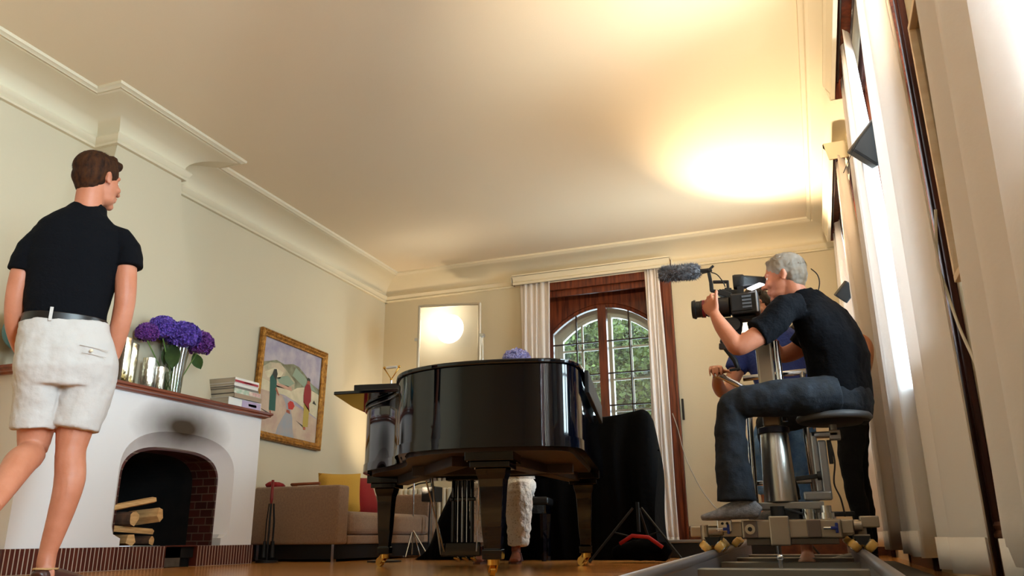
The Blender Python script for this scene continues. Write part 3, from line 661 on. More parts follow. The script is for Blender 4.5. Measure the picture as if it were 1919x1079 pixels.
pp(11, [(.17, .62), (.19, .68), (.23, .69), (.25, .64), (.24, .56)], 8); pp(9, [(.25, .5), (.31, .42), (.3, .41), (.24, .47)], 8); pp(9, [(.18, .235), (.2, .235), (.22, .17), (.19, .17)], 8)
pp(8, [(.73, .6), (.76, .64), (.82, .64), (.85, .58), (.86, .46), (.83, .42), (.85, .33), (.73, .42), (.72, .5)], 7)
pp(10, [(.74, .42), (.84, .36), (.84, .16), (.75, .15)], 7); pp(9, [(.76, .64), (.77, .7), (.81, .7), (.82, .64)], 8); pp(11, [(.755, .68), (.77, .715), (.81, .71), (.82, .68)], 9); pp(9, [(.76, .15), (.8, .15), (.8, .12), (.76, .12)], 8)
pp(12, [(.46, .36), (.5, .395), (.55, .39), (.58, .35), (.55, .305), (.48, .30)], 8); pp(9, [(.45, .29), (.5, .29), (.52, .25), (.45, .26)], 8)
pp(3, [(.88, .4), (.91, .46), (.96, .42), (.96, .35), (.89, .34)], 6); pp(11, [(.89, .44), (.915, .48), (.965, .43)], 7)
pc.build('canvas', MS, pa, fix=False)
# ------------------------------------------------------------------ sofa corner
SOFA = mat('sofa_fabric', '8F7460', .85, col2='9C8069', nscale=60, bump=.3, bscale=160, sheen=.2)
so = thing('sofa', 'taupe two-seat sofa with low boxy arms in the far left corner', 'sofa', (-3.97, 6.50, 0))
AX, BX = -.41, .41
MB().box(AX, BX, -.90, -.74, .13, .585).build('arm', SOFA, so, bevel=.02, segs=3)
MB().box(AX, BX, .72, .88, .13, .585).build('arm', SOFA, so, bevel=.02, segs=3)
MB().box(AX, AX+.17, -.74, .72, .13, .58).build('backrest', SOFA, so, bevel=.02, segs=3)
MB().box(AX+.17, BX, -.735, .715, .13, .20).build('seat_base', SOFA, so, bevel=.012)
MB().box(AX+.18, BX+.015, -.73, .71, .203, .385).build('seat_cushion', SOFA, so, bevel=.045, segs=4)
for sx in (AX+.06, BX-.05):
    for sy in (-.85, .82): MB().box(sx-.012, sx+.012, sy-.02, sy+.02, 0, .13).build('leg', STEEL, so)
MB().box(AX+.02, BX-.03, -.86, .84, .02, .13).build('plinth', BLACKM, so)
def cushion(loc, w_, rot, m, label):
    b = MB(); n = 10; rows_ = []
    for s_ in (1, -1):
        for i in range(n+1):
            for j in range(n+1):
                u, v = -1+2*i/n, -1+2*j/n; th = .075*(max(0, 1-u**4)*max(0, 1-v**4))**.6
                cx = 1-.05*(1-v*v); cy = 1-.05*(1-u*u)
                rows_.append(Vector((s_*th, u*w_/2*cx, v*w_/2*cy)))
    fs = []
    for q in (0, 1):
        o = q*(n+1)**2
        for i in range(n):
            for j in range(n): a = o+i*(n+1)+j; fs.append((a, a+1, a+n+2, a+n+1))
    b.add(rows_, fs); o = b.build('cushion', m, smooth=True); o.location = loc; o.rotation_euler = rot
    return tag(o, label, 'cushion', 'cushions on the sofa')
YEL = mat('cushion_yellow', 'C79A3C', .85, bump=.3, bscale=120); RED = mat('cushion_red', '8E1418', .8, bump=.3, bscale=120)
cushion((-3.80, 5.98, .54), .36, (0, R(-18), R(-52)), YEL, 'mustard yellow cushion against the near arm of the sofa')
cushion((-3.98, 6.30, .54), .38, (0, R(-20), R(-14)), RED, 'dark red cushion leaning on the sofa back behind the yellow one')
cushion((-3.97, 6.66, .55), .38, (0, R(-20), R(4)), RED, 'dark red cushion in the middle of the sofa back')
rc = MB(); rc.loft([(0, -.10, 0), (0, -.06, .0), (0, .02, 0), (0, .1, 0)], [(.03, .012), (.06, .03), (.07, .026), (.03, .01)], side=(1, 0, 0), n=14)
tag(organic(rc, 'folded_cloth', RED, None, .006, 3, .01, .05), 'crumpled red cloth lying on the near end of the sofa back', 'cloth').location = (-4.26, 5.72, .605)
th = tag(MB().tube([(-4.20, 6.0, .575), (-4.19, 5.9, .605), (-4.1, 5.72, .607), (-3.8, 5.68, .606)], .012, n=8).build('scarf', mat('orange_trim', '8A4A2A', .8), smooth=True), 'thin brown scarf lying over the near arm of the sofa', 'scarf')
# radiator on the far wall
ra = thing('radiator', 'white ribbed radiator on the far wall beside the sofa', 'radiator', (-3.72, 7.58, .12))
for k in range(13): MB().box(-.33+k*.055-.02, -.33+k*.055+.02, -.05, .05, 0, .54).build('rib', mat('radiator_paint', 'E4DCC8', .4), ra, bevel=.012)
MB().cyl((-.35, 0, .04), (.35, 0, .04), .015).cyl((-.35, 0, .5), (.35, 0, .5), .015).build('pipe', mat('radiator_paint', 'E4DCC8', .4), ra, smooth=40)
MB().cyl((.3, .0, -.12), (.3, 0, .02), .01).cyl((-.3, .0, -.12), (-.3, 0, .02), .01).build('foot', ALUP, ra, smooth=40)
cable('power_cable', [(-3.95, 7.50, .66), (-3.8, 7.45, .70), (-3.62, 7.4, .72), (-3.55, 7.35, .80), (-3.58, 7.30, .9), (-3.6, 7.25, .98), (-3.5, 7.15, .9), (-3.48, 7.1, .72), (-3.5, 7.1, .3), (-3.5, 7.1, .01)], .008, BLACKM, 'black looped cable above the radiator behind the piano')
# ================================================================== GRAND PIANO
# local frame: u across (from the straight side), v towards the tail
PT = Vector((.19, -.982, 0)).normalized(); PK = Vector((PT.y, -PT.x, 0))
pn = thing('grand_piano', 'glossy black grand piano with its tail towards the camera', 'piano', (-1.38, 5.0, 0))
pn.rotation_euler = (0, 0, math.atan2(PK.y, PK.x))     # local x = u; local y = -v
U = lambda u, v, z: (u, -v, z)
base_o = [(-.1, -.12), (-.1, .5), (-.1, 1.0), (-.1, 1.30), (-.075, 1.43), (0, 1.505), (.14, 1.535), (.32, 1.54), (.50, 1.515), (.66, 1.45), (.79, 1.34), (.865, 1.19),
          (.91, 1.02), (.965, .85), (1.06, .69), (1.19, .54), (1.31, .38), (1.39, .20), (1.42, .02), (1.42, -.12)]
OL = [(p.x, p.y) for p in catmull([(a, b, 0) for a, b in base_o], 5)]
def offset(poly, d):
    out = []; n = len(poly); cx, cy = .6, .6
    for i, (x, y) in enumerate(poly):
        a, b = poly[max(i-1, 0)], poly[min(i+1, n-1)]; t = Vector((b[0]-a[0], b[1]-a[1], 0)).normalized(); nn = Vector((-t.y, t.x, 0))
        out.append((x+nn.x*d, y+nn.y*d))
    return out
def wall_strip(m, poly, z0, z1, th, profile=None):
    inner = offset(poly, -th); n = len(poly)
    rows_ = [[U(x, y, z0) for x, y in inner], [U(x, y, z0) for x, y in poly], [U(x, y, z1) for x, y in poly], [U(x, y, z1) for x, y in inner]]
    for A, B in zip(rows_, rows_[1:]+rows_[:1]): m.strip(A, B)
Z0, Z1 = .575, .955
rim = MB(); wall_strip(rim, OL, Z0, Z1, .045); rim.build('rim', BLACKG, pn, smooth=30, weld=True)
mo = MB(); o2 = offset(OL, .008); wall_strip(mo, o2, Z0-.006, Z0+.042, .03); mo.build('lower_moulding', BLACKG, pn, smooth=30, weld=True)
UND = mat('piano_underside', '1C100C', .45, col2='2A1812', nscale=9)
bt = MB(); bt.prism([(x, -y) for x, y in offset(OL, -.05)], Z0-.02, Z0+.01)
bt.build('bottom_board', UND, pn)
bx = MB()
for (u0, v0), (u1, v1) in (((.05, 0), (.3, 1.35)), ((.6, 0), (.38, 1.35)), ((1.2, 0), (.5, 1.3)), ((.0, .7), (.9, .75))): bx.bar(U(u0, v0, .54), U(u1, v1, .54), .09, .07)
bx.build('brace', UND, pn, bevel=.004)
lid = MB(); lo = offset(OL, .014); lid.prism([(x, -y) for x, y in lo], Z1+.002, Z1+.024); lid.build('lid', BLACKG, pn, bevel=.006, segs=3)
# folded front flap and the slab at the treble side
fl = MB(); fl.prism([(u, -v) for u, v in [(.80, .80), (1.40, .76), (1.455, .30), (1.46, -.02), (.80, -.02)]], Z1+.028, Z1+.048); fl.build('folded_flap', BLACKG, pn, bevel=.004)
MB().box(.86, 1.30, -.70, -.34, Z1+.05, Z1+.095).build('music_desk', BLACKM, pn, bevel=.004)
MB().obox(U(-.128, .66, .915), .022, 1.15, .115, (Vector((1, 0, 0)), Vector((0, 1, 0)), Vector((0, 0, 1)))).build('hanging_flap', BLACKM, pn, bevel=.004)
# key bed, cheeks, keys
kb = MB(); kb.box(-.1, 1.42, .10, .47, .56, .62).box(-.1, 1.42, -.02, .12, .555, .64); kb.build('key_bed', BLACKG, pn, bevel=.006)
for a, b in ((-.1, -.03), (1.35, 1.42)): MB().box(a, b, .1, .46, .62, .76).build('cheek_block', BLACKG, pn, bevel=.012)
ks = MB(); WK = mat('key_white', 'EEEAE0', .25)
for k in range(52): ks.m(0).box(-.03+k*1.38/52+.0006, -.03+(k+1)*1.38/52-.0006, .30, .455, .64, .662)
for k in range(51):
    if k % 7 not in (1, 4): ks.m(1).box(-.03+(k+1)*1.38/52-.006, -.03+(k+1)*1.38/52+.006, .30, .395, .662, .674)
ks.m(0); ks.build('keyboard', [WK, BLACKG], pn)
MB().box(-.03, 1.35, .27, .295, .64, .86).build('fallboard', BLACKG, pn, bevel=.006)
for u, v, tp, bt_ in ((0, 0, .06, .042), (1.3, 0, .06, .042), (.325, 1.36, .072, .05)):
    L = MB(); c = U(u, v, 0)
    L.box(c[0]-tp-.045, c[0]+tp+.045, c[1]-tp-.045, c[1]+tp+.045, .515, .565).box(c[0]-tp-.025, c[0]+tp+.025, c[1]-tp-.025, c[1]+tp+.025, .485, .515)
    secs = [(.485, tp+.018), (.46, tp+.012), (.435, tp+.002), (.40, tp-.002), (.22, (tp+bt_)/2-.003), (.12, bt_-.004), (.118, bt_+.006), (.075, bt_+.004)]
    L.loft([(c[0], c[1], z) for z, r in secs], [(r*1.18, r*1.18) for z, r in secs], side=(1, 1, 0), n=4, tang=(0, 0, 1))
    lg_ = L.build('leg', BLACKG, pn, bevel=.004)
    q = MB(); a = {0: .6, 1.3: .4, .325: 1.15}[u]; dx, dy = math.cos(a), math.sin(a)
    q.cyl((c[0], c[1], .05), (c[0], c[1], .078), .03)
    for s_ in (-1, 1): q.bar((c[0]-dy*.017*s_, c[1]+dx*.017*s_, .065), (c[0]+dx*.035-dy*.017*s_, c[1]+dy*.035+dx*.017*s_, .028), .006, .036)
    q.build('caster_fork', BRASS, lg_, smooth=40)
    MB().cyl((c[0]+dx*.035-dy*.012, c[1]+dy*.035+dx*.012, .028), (c[0]+dx*.035+dy*.012, c[1]+dy*.035-dx*.012, .028), .028, n=28).build('caster_wheel', BRASS, lg_, smooth=40)
# pedal lyre
ly = MB(); lu, lv = .80, -.06
ly.box(lu-.11, lu+.11, .02, .10, .53, .56)
ly.box(lu-.13, lu+.13, .0, .13, .06, .145)
ly.box(lu-.085, lu+.085, .045, .075, .40, .425).box(lu-.012, lu+.012, .05, .07, .14, .54)
lyo = ly.build('pedal_lyre', BLACKG, pn, bevel=.006)
for s_ in (-1, 1): MB().cyl((lu+.062*s_, .06, .14), (lu+.062*s_, .06, .53), .013).build('lyre_post', BLACKG, lyo, smooth=40)
for s_ in (-.03, 0, .03): MB().cyl((lu+s_, .045, .14), (lu+s_, .045, .56), .0035).build('pedal_rod', STEEL, lyo, smooth=40)
for s_ in (-.055, 0, .055): MB().tube([U(lu+s_, -.08, .05), U(lu+s_, -.16, .042), U(lu+s_, -.21, .03)], [.010, .012, .010], n=8).build('pedal', BRASS, lyo, smooth=True)
for s_, e_ in ((.105, .25), (-.105, .0)): MB().cyl(U(lu+s_, .0, .09), U(lu+s_*1.4, e_+.12, .56), .0055).build('lyre_brace', STEEL, lyo, smooth=40)
MB().tube([U(lu+.20, -.02, .56), U(lu+.17, -.02, .3), U(lu+.13, -.02, .07)], .006, n=8).build('cord', mat('white_cord', 'BFB9AE', .6), lyo, smooth=True)
for o in [x for x in D.objects if x.type == 'MESH' and (x.parent == pn or (x.parent and x.parent.parent == pn))]:
    o.data.transform(Matrix.Diagonal((1, -1, 1, 1))); o.data.flip_normals()
# vase with lilac hydrangea on the closed lid
PV = Vector((-1.66, 4.55, 0))
v2 = MB(); v2.lathe([(.035, 0), (.04, .005), (.045, .19), (.041, .19), (.036, .01)], n=28)
tag(v2.build('bud_vase', CLEARG, loc=(PV.x, PV.y, Z1+.026), smooth=40), 'small clear vase holding the lilac hydrangea on the piano lid', 'vase')
hydrangea((PV.x, PV.y, 1.215), .085, (PV.x, PV.y, Z1+.035), PET3, 'pale lilac hydrangea head showing above the piano lid', 60, nf=200)
# small stand with a brass V yoke behind the piano
vs = thing('lamp_stand', 'slim stand topped by a brass V-shaped yoke behind the treble side of the piano', 'stand', (-3.14, 5.62, 0))
MB().cyl((0, 0, .02), (0, 0, 1.40), .008).build('pole', STEEL, vs, smooth=40)
MB().tube([(-.068, 0, 1.50), (0, 0, 1.405), (.068, 0, 1.50)], .0055, n=8).ell((-.068, 0, 1.505), (.011,)*3).ell((.068, 0, 1.505), (.011,)*3).ell((0, 0, 1.405), (.011,)*3).build('yoke', BRASS, vs, smooth=True)
MB().cyl((-.045, 0, 1.505), (.045, 0, 1.505), .011).build('tube', WHITEP, vs, smooth=40)
MB().lathe([(.13, 0), (.13, .012), (.02, .022), (.01, .03)], n=28).build('base', BLACKM, vs, smooth=40)
# piano bench
be = thing('piano_bench', 'black padded piano bench behind the piano', 'bench', (-2.21, 5.92, 0)); be.rotation_euler = (0, 0, R(11))
MB().box(-.30, .30, -.17, .17, .40, .46).build('seat', mat('black_leather', '0C0C0E', .4), be, bevel=.02, segs=3)
MB().box(-.28, .28, -.155, .155, .34, .40).build('apron', BLACKG, be)
for a in (-1, 1):
    for b in (-1, 1): MB().loft([(a*.255, b*.13, 0), (a*.255, b*.13, .35)], [(.018, .018), (.026, .026)], side=(1, 0, 0), n=4).build('leg', BLACKG, be)
# ------------------------------------------------------------------ black cloth over equipment
dr = MB(); rnd = random.Random(5)
prof = [(-3.17, 0.004, .0), (-3.10, .10, .02), (-2.98, .42, .05), (-2.86, .72, .08), (-2.74, .92, .1), (-2.55, 1.02, .14), (-2.30, 1.06, .2), (-2.05, 1.08, .22), (-1.85, 1.10, .24), (-1.70, 1.112, .25), (-1.55, 1.105, .25),
        (-1.44, 1.118, .25), (-1.34, 1.135, .24), (-1.27, 1.15, .22), (-1.22, 1.125, .2), (-1.185, 1.05, .17), (-1.172, .95, .15), (-1.165, .84, .13), (-1.135, .80, .12), (-1.150, .70, .1), (-1.155, .45, .08), (-1.15, .2, .04), (-1.145, .004, .0)]
xs = [p[0] for p in prof]
def hprof(x):
    for a, b in zip(prof, prof[1:]):
        if a[0] <= x <= b[0]: t = (x-a[0])/(b[0]-a[0]+1e-9); return a[1]+(b[1]-a[1])*t
    return 0
Pc = []; nx = 90; nz = 26
Xs = [-3.17+(2.02)*i/nx for i in range(nx+1)]
front = []; 
for j in range(nz+1):
    v = j/nz; row = []
    for i, x in enumerate(Xs):
        H = max(.012, hprof(x)); zz = H*v
        f = .045*(1-v*.75)*(math.sin(x*17+1.2*math.sin(x*5))+.5*math.sin(x*41+v*2))
        y = 6.18+.20*v**3+f; 
        row.append(Vector((x+.012*math.sin(v*7+x*9), y, zz)))
    front.append(row)
for A, B in zip(front, front[1:]): dr.strip(A, B)
back = [[Vector((p.x, 6.60-(p.y-6.18)*.5, p.z)) for p in r] for r in front]
for A, B in zip(back, back[1:]): dr.strip(B, A)
mid = [Vector(((a.x+b.x)/2, 6.42, max(a.z, b.z)+.012)) for a, b in zip(front[-1], back[-1])]
dr.strip(front[-1], mid); dr.strip(mid, back[-1])
e0 = [r[0] for r in front], [r[0] for r in back]; e1 = [r[-1] for r in front], [r[-1] for r in back]
dr.strip(*e0); dr.strip(*e1)
tag(dr.build('black_drape', DRAPEM, smooth=50, weld=True), 'large black cloth draped over equipment behind the piano bench', 'cloth')
# bag with red strap and folding stand legs at the foot of the cloth
bgm = MB(); bgm.loft([(-1.36, 5.62, .06), (-1.30, 5.62, .07), (-1.15, 5.62, .085), (-1.0, 5.62, .07), (-.97, 5.62, .05)], [(.03, .04), (.06, .055), (.08, .075), (.07, .06), (.03, .035)], side=(0, 1, 0), n=16)
bago = organic(bgm, 'equipment_bag', DRAPEM, None, .009, 4, .02, .08); tag(bago, 'black soft bag with a red strap on the floor beside the black drape', 'bag')
MB().tube([(-1.29, 5.54, .125), (-1.2, 5.52, .175), (-1.09, 5.52, .165), (-1.0, 5.53, .10)], .013, n=8).build('strap', mat('strap_red', 'A81A20', .6), bago, smooth=True)
tr = thing('folding_stand', 'dark tripod stand legs splayed on the floor beside the black drape', 'stand', (-1.19, 5.62, 0))
for a, b in (((-.03, .06, .36), (-.31, -.10, .01)), ((.03, .06, .36), (.32, -.08, .012)), ((.0, .12, .36), (.05, .38, .01))):
    MB().cyl(a, b, .008).ell(b, (.012,)*3, n=10, m=6).build('leg', BLACKM, tr, smooth=40)
MB().cyl((0, .08, .2), (0, .08, .40), .012).build('pole', BLACKM, tr, smooth=40)
MB().cyl((.16, -.01, .20), (.02, .08, .16), .005).cyl((-.16, -.01, .2), (-.02, .08, .16), .005).build('brace', BLACKM, tr, smooth=40)
# ------------------------------------------------------------------ diffusion frame and lamp
df = thing('diffusion_frame', 'square diffusion frame on two poles in front of the far left corner', 'light frame', (-3.205, 6.86, 0))
TUBE = mat('frame_tube', 'CFC6B4', .35, .5)
fm = MB(); A = [(-.335, 0, 1.76), (-.335, 0, 2.40), (.32, 0, 2.355), (.32, 0, 1.715), (-.335, 0, 1.76)]
for p, q in zip(A, A[1:]): fm.cyl(p, q, .016)
for p in A[:4]: fm.ell(p, (.017,)*3, n=10, m=8)
fm.build('frame', TUBE, df, smooth=40)
sm = D.materials.new('diffusion_sheet'); sm.use_nodes = True; nt = sm.node_tree; N = nt.nodes; N.remove(N['Principled BSDF'])
t1 = N.new('ShaderNodeBsdfTransparent'); t1.inputs[0].default_value = (.95, .93, .88, 1); t2 = N.new('ShaderNodeBsdfTranslucent'); t2.inputs[0].default_value = (.9, .86, .76, 1)
t3 = N.new('ShaderNodeBsdfDiffuse'); t3.inputs[0].default_value = (.8, .76, .66, 1)
m1 = N.new('ShaderNodeMixShader'); m1.inputs[0].default_value = .35; m2 = N.new('ShaderNodeMixShader'); m2.inputs[0].default_value = .64
nt.links.new(t2.outputs[0], m1.inputs[1]); nt.links.new(t3.outputs[0], m1.inputs[2]); nt.links.new(m1.outputs[0], m2.inputs[1]); nt.links.new(t1.outputs[0], m2.inputs[2]); nt.links.new(m2.outputs[0], N['Material Output'].inputs[0])
MB().add([(-.325, .0, 1.77), (-.325, .0, 2.385), (.31, .0, 2.345), (.31, .0, 1.725)], [(0, 1, 2, 3)]).build('sheet', sm, df, solid=.001, fix=False)
for x, za, zb in ((-.355, .03, 2.07), (.345, .03, 2.05)):
    MB().cyl((x, .02, za), (x, .02, zb), .009).box(x-.02, x+.02, -.015, .035, zb-.03, zb).build('pole', STEEL, df, smooth=40)
    for a in (1.5, -1.5, 0): MB().cyl((x, .02, .25), (x+.17*math.cos(a), .02+.15*math.sin(a), .01), .007).build('leg', STEEL, df, smooth=40)
lp = thing('fresnel_lamp', 'round glowing film lamp on a stand behind the diffusion frame', 'lamp', (-3.32, 7.22, 0))
EM = mat('lamp_lens', 'FFFFFF', .3, emis='FFF4DC', estr=5)
MB().cyl((0, -.10, 2.205), (0, .14, 2.205), .165, .15, n=40).build('housing', BLACKM, lp, smooth=40)
MB().lathe([(.0001, .012), (.08, .010), (.15, .0)], (0, -.105, 2.205), n=40, axis=(0, -1, 0)).build('lens', EM, lp, smooth=40)
MB().tube([(-.185, .02, 2.205), (-.185, .02, 2.05), (0, .02, 2.0), (.185, .02, 2.05), (.185, .02, 2.205)], .009, n=8).build('yoke', BLACKM, lp, smooth=40)
MB().cyl((0, .02, .02), (0, .02, 2.0), .013).build('pole', STEEL, lp, smooth=40)
for a in (.6, 2.7, 4.8): MB().cyl((0, .02, .4), (.24*math.cos(a), .02+.22*math.sin(a), .012), .009).build('leg', STEEL, lp, smooth=40)
spot('added_corner_light', (-3.45, 6.9, .6), (-4.1, 7.67, 1.7), 16, WARM, 95, .8, .05)  # added light that warms the walls of the far left corner
cl_ = thing('added_corner_lamp', 'small black lamp body added for the corner light, low behind the sofa corner', 'lamp', (-3.45, 6.98, 0))  # made-up lamp body, added to give the corner light a fixture
MB().box(-.07, .07, -.02, .16, .50, .64).build('housing', BLACKM, cl_, bevel=.01)
MB().cyl((0, .06, .01), (0, .06, .5), .012).lathe([(.09, 0), (.09, .015), (.02, .03)], (0, .06, 0), n=20).build('stand', STEEL, cl_, smooth=40)
bl_ = thing('bounce_lamp', 'film lamp aimed at the ceiling beside the camera position', 'lamp', (.22, .66, 0))
MB().cyl((0, -.10, 1.74), (-.03, .08, 1.80), .10, .12, n=28).build('housing', BLACKM, bl_, smooth=40)
MB().cyl((0, -.02, .01), (0, -.02, 1.70), .014).lathe([(.16, 0), (.16, .015), (.02, .03)], (0, -.02, 0), n=20).build('stand', STEEL, bl_, smooth=40)
# lamp that is bounced off the ceiling, behind the camera operator
fl2 = thing('flood_lamp', 'white studio lamp tilted to the ceiling behind the film camera', 'lamp', (-.336, 6.5, 0))
MB().box(-.13, .13, -.10, .12, 1.66, 1.85).build('housing', mat('lamp_white', 'E8E2D2', .4, emis='FFE9C0', estr=.5), fl2, bevel=.02)
MB().box(-.11, .11, -.09, .11, 1.851, 1.856).build('lens', EM, fl2)
MB().cyl((0, 0, .02), (0, 0, 1.66), .014).build('pole', BLACKM, fl2, smooth=40)
for a in (.6, 2.7, 4.8): MB().cyl((0, 0, .45), (.38*math.cos(a), .38*math.sin(a), .012), .009).build('leg', BLACKM, fl2, smooth=40)
spot('flood_lamp_light', (-.336, 6.5, 1.90), (.22, 5.8, 3.0), 50, WARM, 110, .8, .07)
# ------------------------------------------------------------------ curtains
def curtain(name, along, a, b, off, z0, z1, folds, amp, label, spread=0, m=None, hem=.11, phase=0, wav=.35, skew=0):
    """pleated curtain hung along a wall; 'R' = right wall (a..b are y), 'F' = far wall (a..b are x)"""
    c = MB(); nu = folds*14; nv = 18; rows_ = []
    rnd_ = random.Random(int(abs(a)*100)+folds)
    ph = [rnd_.uniform(-.5, .5) for _ in range(folds+2)]
    for j in range(nv+1):
        v = j/nv; z = z1+(z0-z1)*v; row = []
        aa = a-spread*v*.5+skew*v; bb = b+spread*v*.5+skew*v
        for i in range(nu+1):
            u = i/nu; k = u*folds; q = math.sin(2*PI*k+phase+1.1*math.sin(k*1.9+ph[0]*6)*wav*2+v*.35*math.sin(k*2.3+ph[1]*5))
            w_ = amp*(.55+.45*min(1, v*4))*(1+.3*math.sin(k*1.3+ph[2]*9))*(abs(q)**.8*math.copysign(1, q))+.004*math.sin(v*4+k*.7)
            t = aa+(bb-aa)*u+.008*math.sin(v*6+k*3)
            row.append(Vector((XR-off+w_, t, z)) if along == 'R' else Vector((t, YF-off+w_, z)))
        rows_.append(row)
    for A, B in zip(rows_, rows_[1:]): c.strip(A, B)
    # stitched hem: a second layer
    lo = [p for p in rows_[-1]]; up = [p+Vector((0, 0, hem)) for p in rows_[-1]]; d = Vector((-.007, 0, 0)) if along == 'R' else Vector((0, -.007, 0))
    c.strip([p+d for p in up], [p+d for p in lo])
    o = c.build(name, m or CURT, smooth=True, fix=False, weld=True); o.modifiers.new('thick', 'SOLIDIFY').thickness = .0015
    return tag(o, label, 'curtain', 'off-white curtains' if along == 'R' else 'garden door curtains')
curtain('curtain', 'F', -2.73, -2.40, .065, .07, 2.75, 5, .020, 'pleated off-white curtain left of the arched garden door', 0)
curtain('curtain', 'F', -1.39, -1.24, .065, .05, 2.75, 4, .018, 'pleated off-white curtain right of the arched garden door', .06, skew=.0)
curtain('curtain', 'R', 2.90, 3.34, .09, .05, 2.72, 2, .045, 'wide flat-hanging curtain at the near side of the middle side window, beside the dark trim', .16, wav=.2)
curtain('curtain', 'R', 4.02, 4.62, .10, .075, 2.75, 3, .04, 'backlit curtain at the far side of the middle side window, glowing with daylight', .35)
curtain('curtain', 'R', 5.52, 6.00, .10, .08, 2.72, 3, .04, 'curtain at the near side of the last side window, behind the camera operator', .2)
curtain('curtain', 'R', 6.90, 7.28, .10, .08, 2.75, 4, .04, 'narrow curtain in the far right corner beside the last side window', .1)
curtain('curtain', 'R', .75, 1.86, .10, .05, 2.72, 5, .034, 'curtain closest to the camera, at the right edge of the view', .1, skew=.30)
# ------------------------------------------------------------------ framed picture on the right wall
pf_ = thing('framed_picture', 'large glazed picture in a pale frame on the right wall near the camera', 'picture', (XR-.001, 2.335, 1.37))
LF = mat('light_frame', 'D8BC98', .45, col2='E2CBAA', nscale=5, stretch=(1, 1, 6))
f_ = MB(); W, H, t_ = .325, .46, .022
f_.box(-.048, 0, -W, W, -H, -H+t_).box(-.048, 0, -W, W, H-t_, H).box(-.048, 0, -W, -W+t_, -H+t_, H-t_).box(-.048, 0, W-t_, W, -H+t_, H-t_)
f_.build('frame', LF, pf_, bevel=.002)
MB().box(-.012, -.004, -W+t_, W-t_, -H+t_, H-t_).build('print', mat('pale_print', 'DCCDB4', .6, col2='E6DCCB', nscale=2), pf_)
MB().box(-.026, -.023, -W+t_, W-t_, -H+t_, H-t_).build('glazing', glass_mat('picture_glass', (.97, .97, .97), .22), pf_)
# speaker hung at the middle window
sp_ = thing('wall_speaker', 'small dark speaker hung under the ceiling at the middle side window', 'speaker', (.455, 3.85, 1.985))
sp_.rotation_euler = (R(25), R(38), R(20))
MB().box(-.075, .075, -.075, .075, -.10, .10).build('cabinet', mat('speaker_black', '1B2026', .6, col2='2A3036', nscale=8), sp_, bevel=.008)
MB().box(-.065, .065, -.079, -.075, -.09, .09).build('grille', BLACKM, sp_)
MB().bar((.02, .075, .05), (.09, .13, .08), .02, .02).build('bracket', BLACKM, sp_)
sp2 = copy_tree(sp_); sp2.location = (.385, 6.4, 1.965); sp2.scale = (.7, .7, .7); sp2['group'] = sp_['group'] = 'speakers at the side windows'; sp2['label'] = 'second small dark speaker, at the last side window near the far corner'
cable('speaker_wire', [(.30, 3.9, 1.87), (.33, 3.8, 1.90), (.37, 3.66, 1.92)], .002, BLACKM, 'thin wire below the hung speaker')
cable('white_cable', [(.485, 2.83, 1.22), (.47, 2.87, 1.05), (.478, 2.86, .95), (.482, 2.78, .80), (.49, 2.68, .66), (.488, 2.60, .55), (.49, 2.50, .47), (.49, 2.35, .38), (.49, 2.2, .34)], .005, mat('white_cord', 'BFB9AE', .6), 'white cable hanging down the wall beside the dark window trim')
cable('thin_cable', [(-1.20, 7.58, 1.28), (-1.15, 7.5, 1.13), (-1.08, 7.4, .85), (-.95, 7.2, .58), (-.82, 6.9, .42), (-.7, 6.4, .32), (-.62, 5.6, .12), (-.6, 5.2, .01)], .0045, mat('grey_cord', '9A948A', .6), 'thin grey cable sagging from the garden door casing to the camera dolly')
# ================================================================== CAMERA DOLLY ON RAILS
def rz(y): return .10+.016*(y-3.51)
TRK = thing('dolly_track', 'pair of aluminium dolly rails with cross ties running towards the camera', 'track', (0, 0, 0))
for x in (-.485, .165):
    r_ = MB(); r_.loft([(x, .9, rz(.9)-.02), (x, 6.0, rz(6)-.02)], [(.021, .021)]*2, side=(1, 0, 0), n=18)
    r_.add([(x+dx, y_, z_) for y_ in (.9, 6.0) for dx in (-.017, .017) for z_ in (.02, rz(y_)-.02)], [(0, 1, 3, 2), (4, 6, 7, 5), (0, 4, 5, 1), (2, 3, 7, 6), (0, 2, 6, 4), (1, 5, 7, 3)]); r_.build('rail', mat('rail_metal', 'A4A2A8', .34, .8), TRK, smooth=40)
for y in (1.75, 2.55, 3.35, 4.15, 4.95, 5.75):
    MB().box(-.52, .20, y-.045, y+.045, .012, .05).box(-.55, -.50, y-.05, y+.05, .006, .02).box(.18, .24, y-.05, y+.05, .006, .02).build('cross_tie', ALUP, TRK, bevel=.004)
tb = MB().cyl((-.16, 3.35, .05), (-.16, 3.35, .085), .008).ell((-.16, 3.35, .09), (.014, .014, .012)); tb.build('lock_knob', STEEL, TRK, smooth=40)
tag(MB().box(-.42, .11, 1.2, 5.9, .001, .008).build('floor_mat', BLACKM), 'black mat lying on the floor between the dolly rails', 'mat')
tag(MB().box(.225, .42, .9, 5.9, .001, .006).build('floor_mat', mat('grey_mat', '4A4642', .8)), 'narrow dark grey mat between the right rail and the curtains', 'mat')
ec = thing('equipment_case', 'long low dark equipment case behind the rails at the garden door', 'case', (-.80, 6.95, 0))
MB().box(-.48, .48, -.14, .14, .0, .115).build('body', BLACKM, ec, bevel=.006)
MB().box(-.485, .485, -.145, .145, .117, .14).build('lid', ALUP, ec, bevel=.004)
dl = thing('camera_dolly', 'silver studio camera dolly with column, round seat and push bars on rails', 'dolly', (0, 4.0, 0))
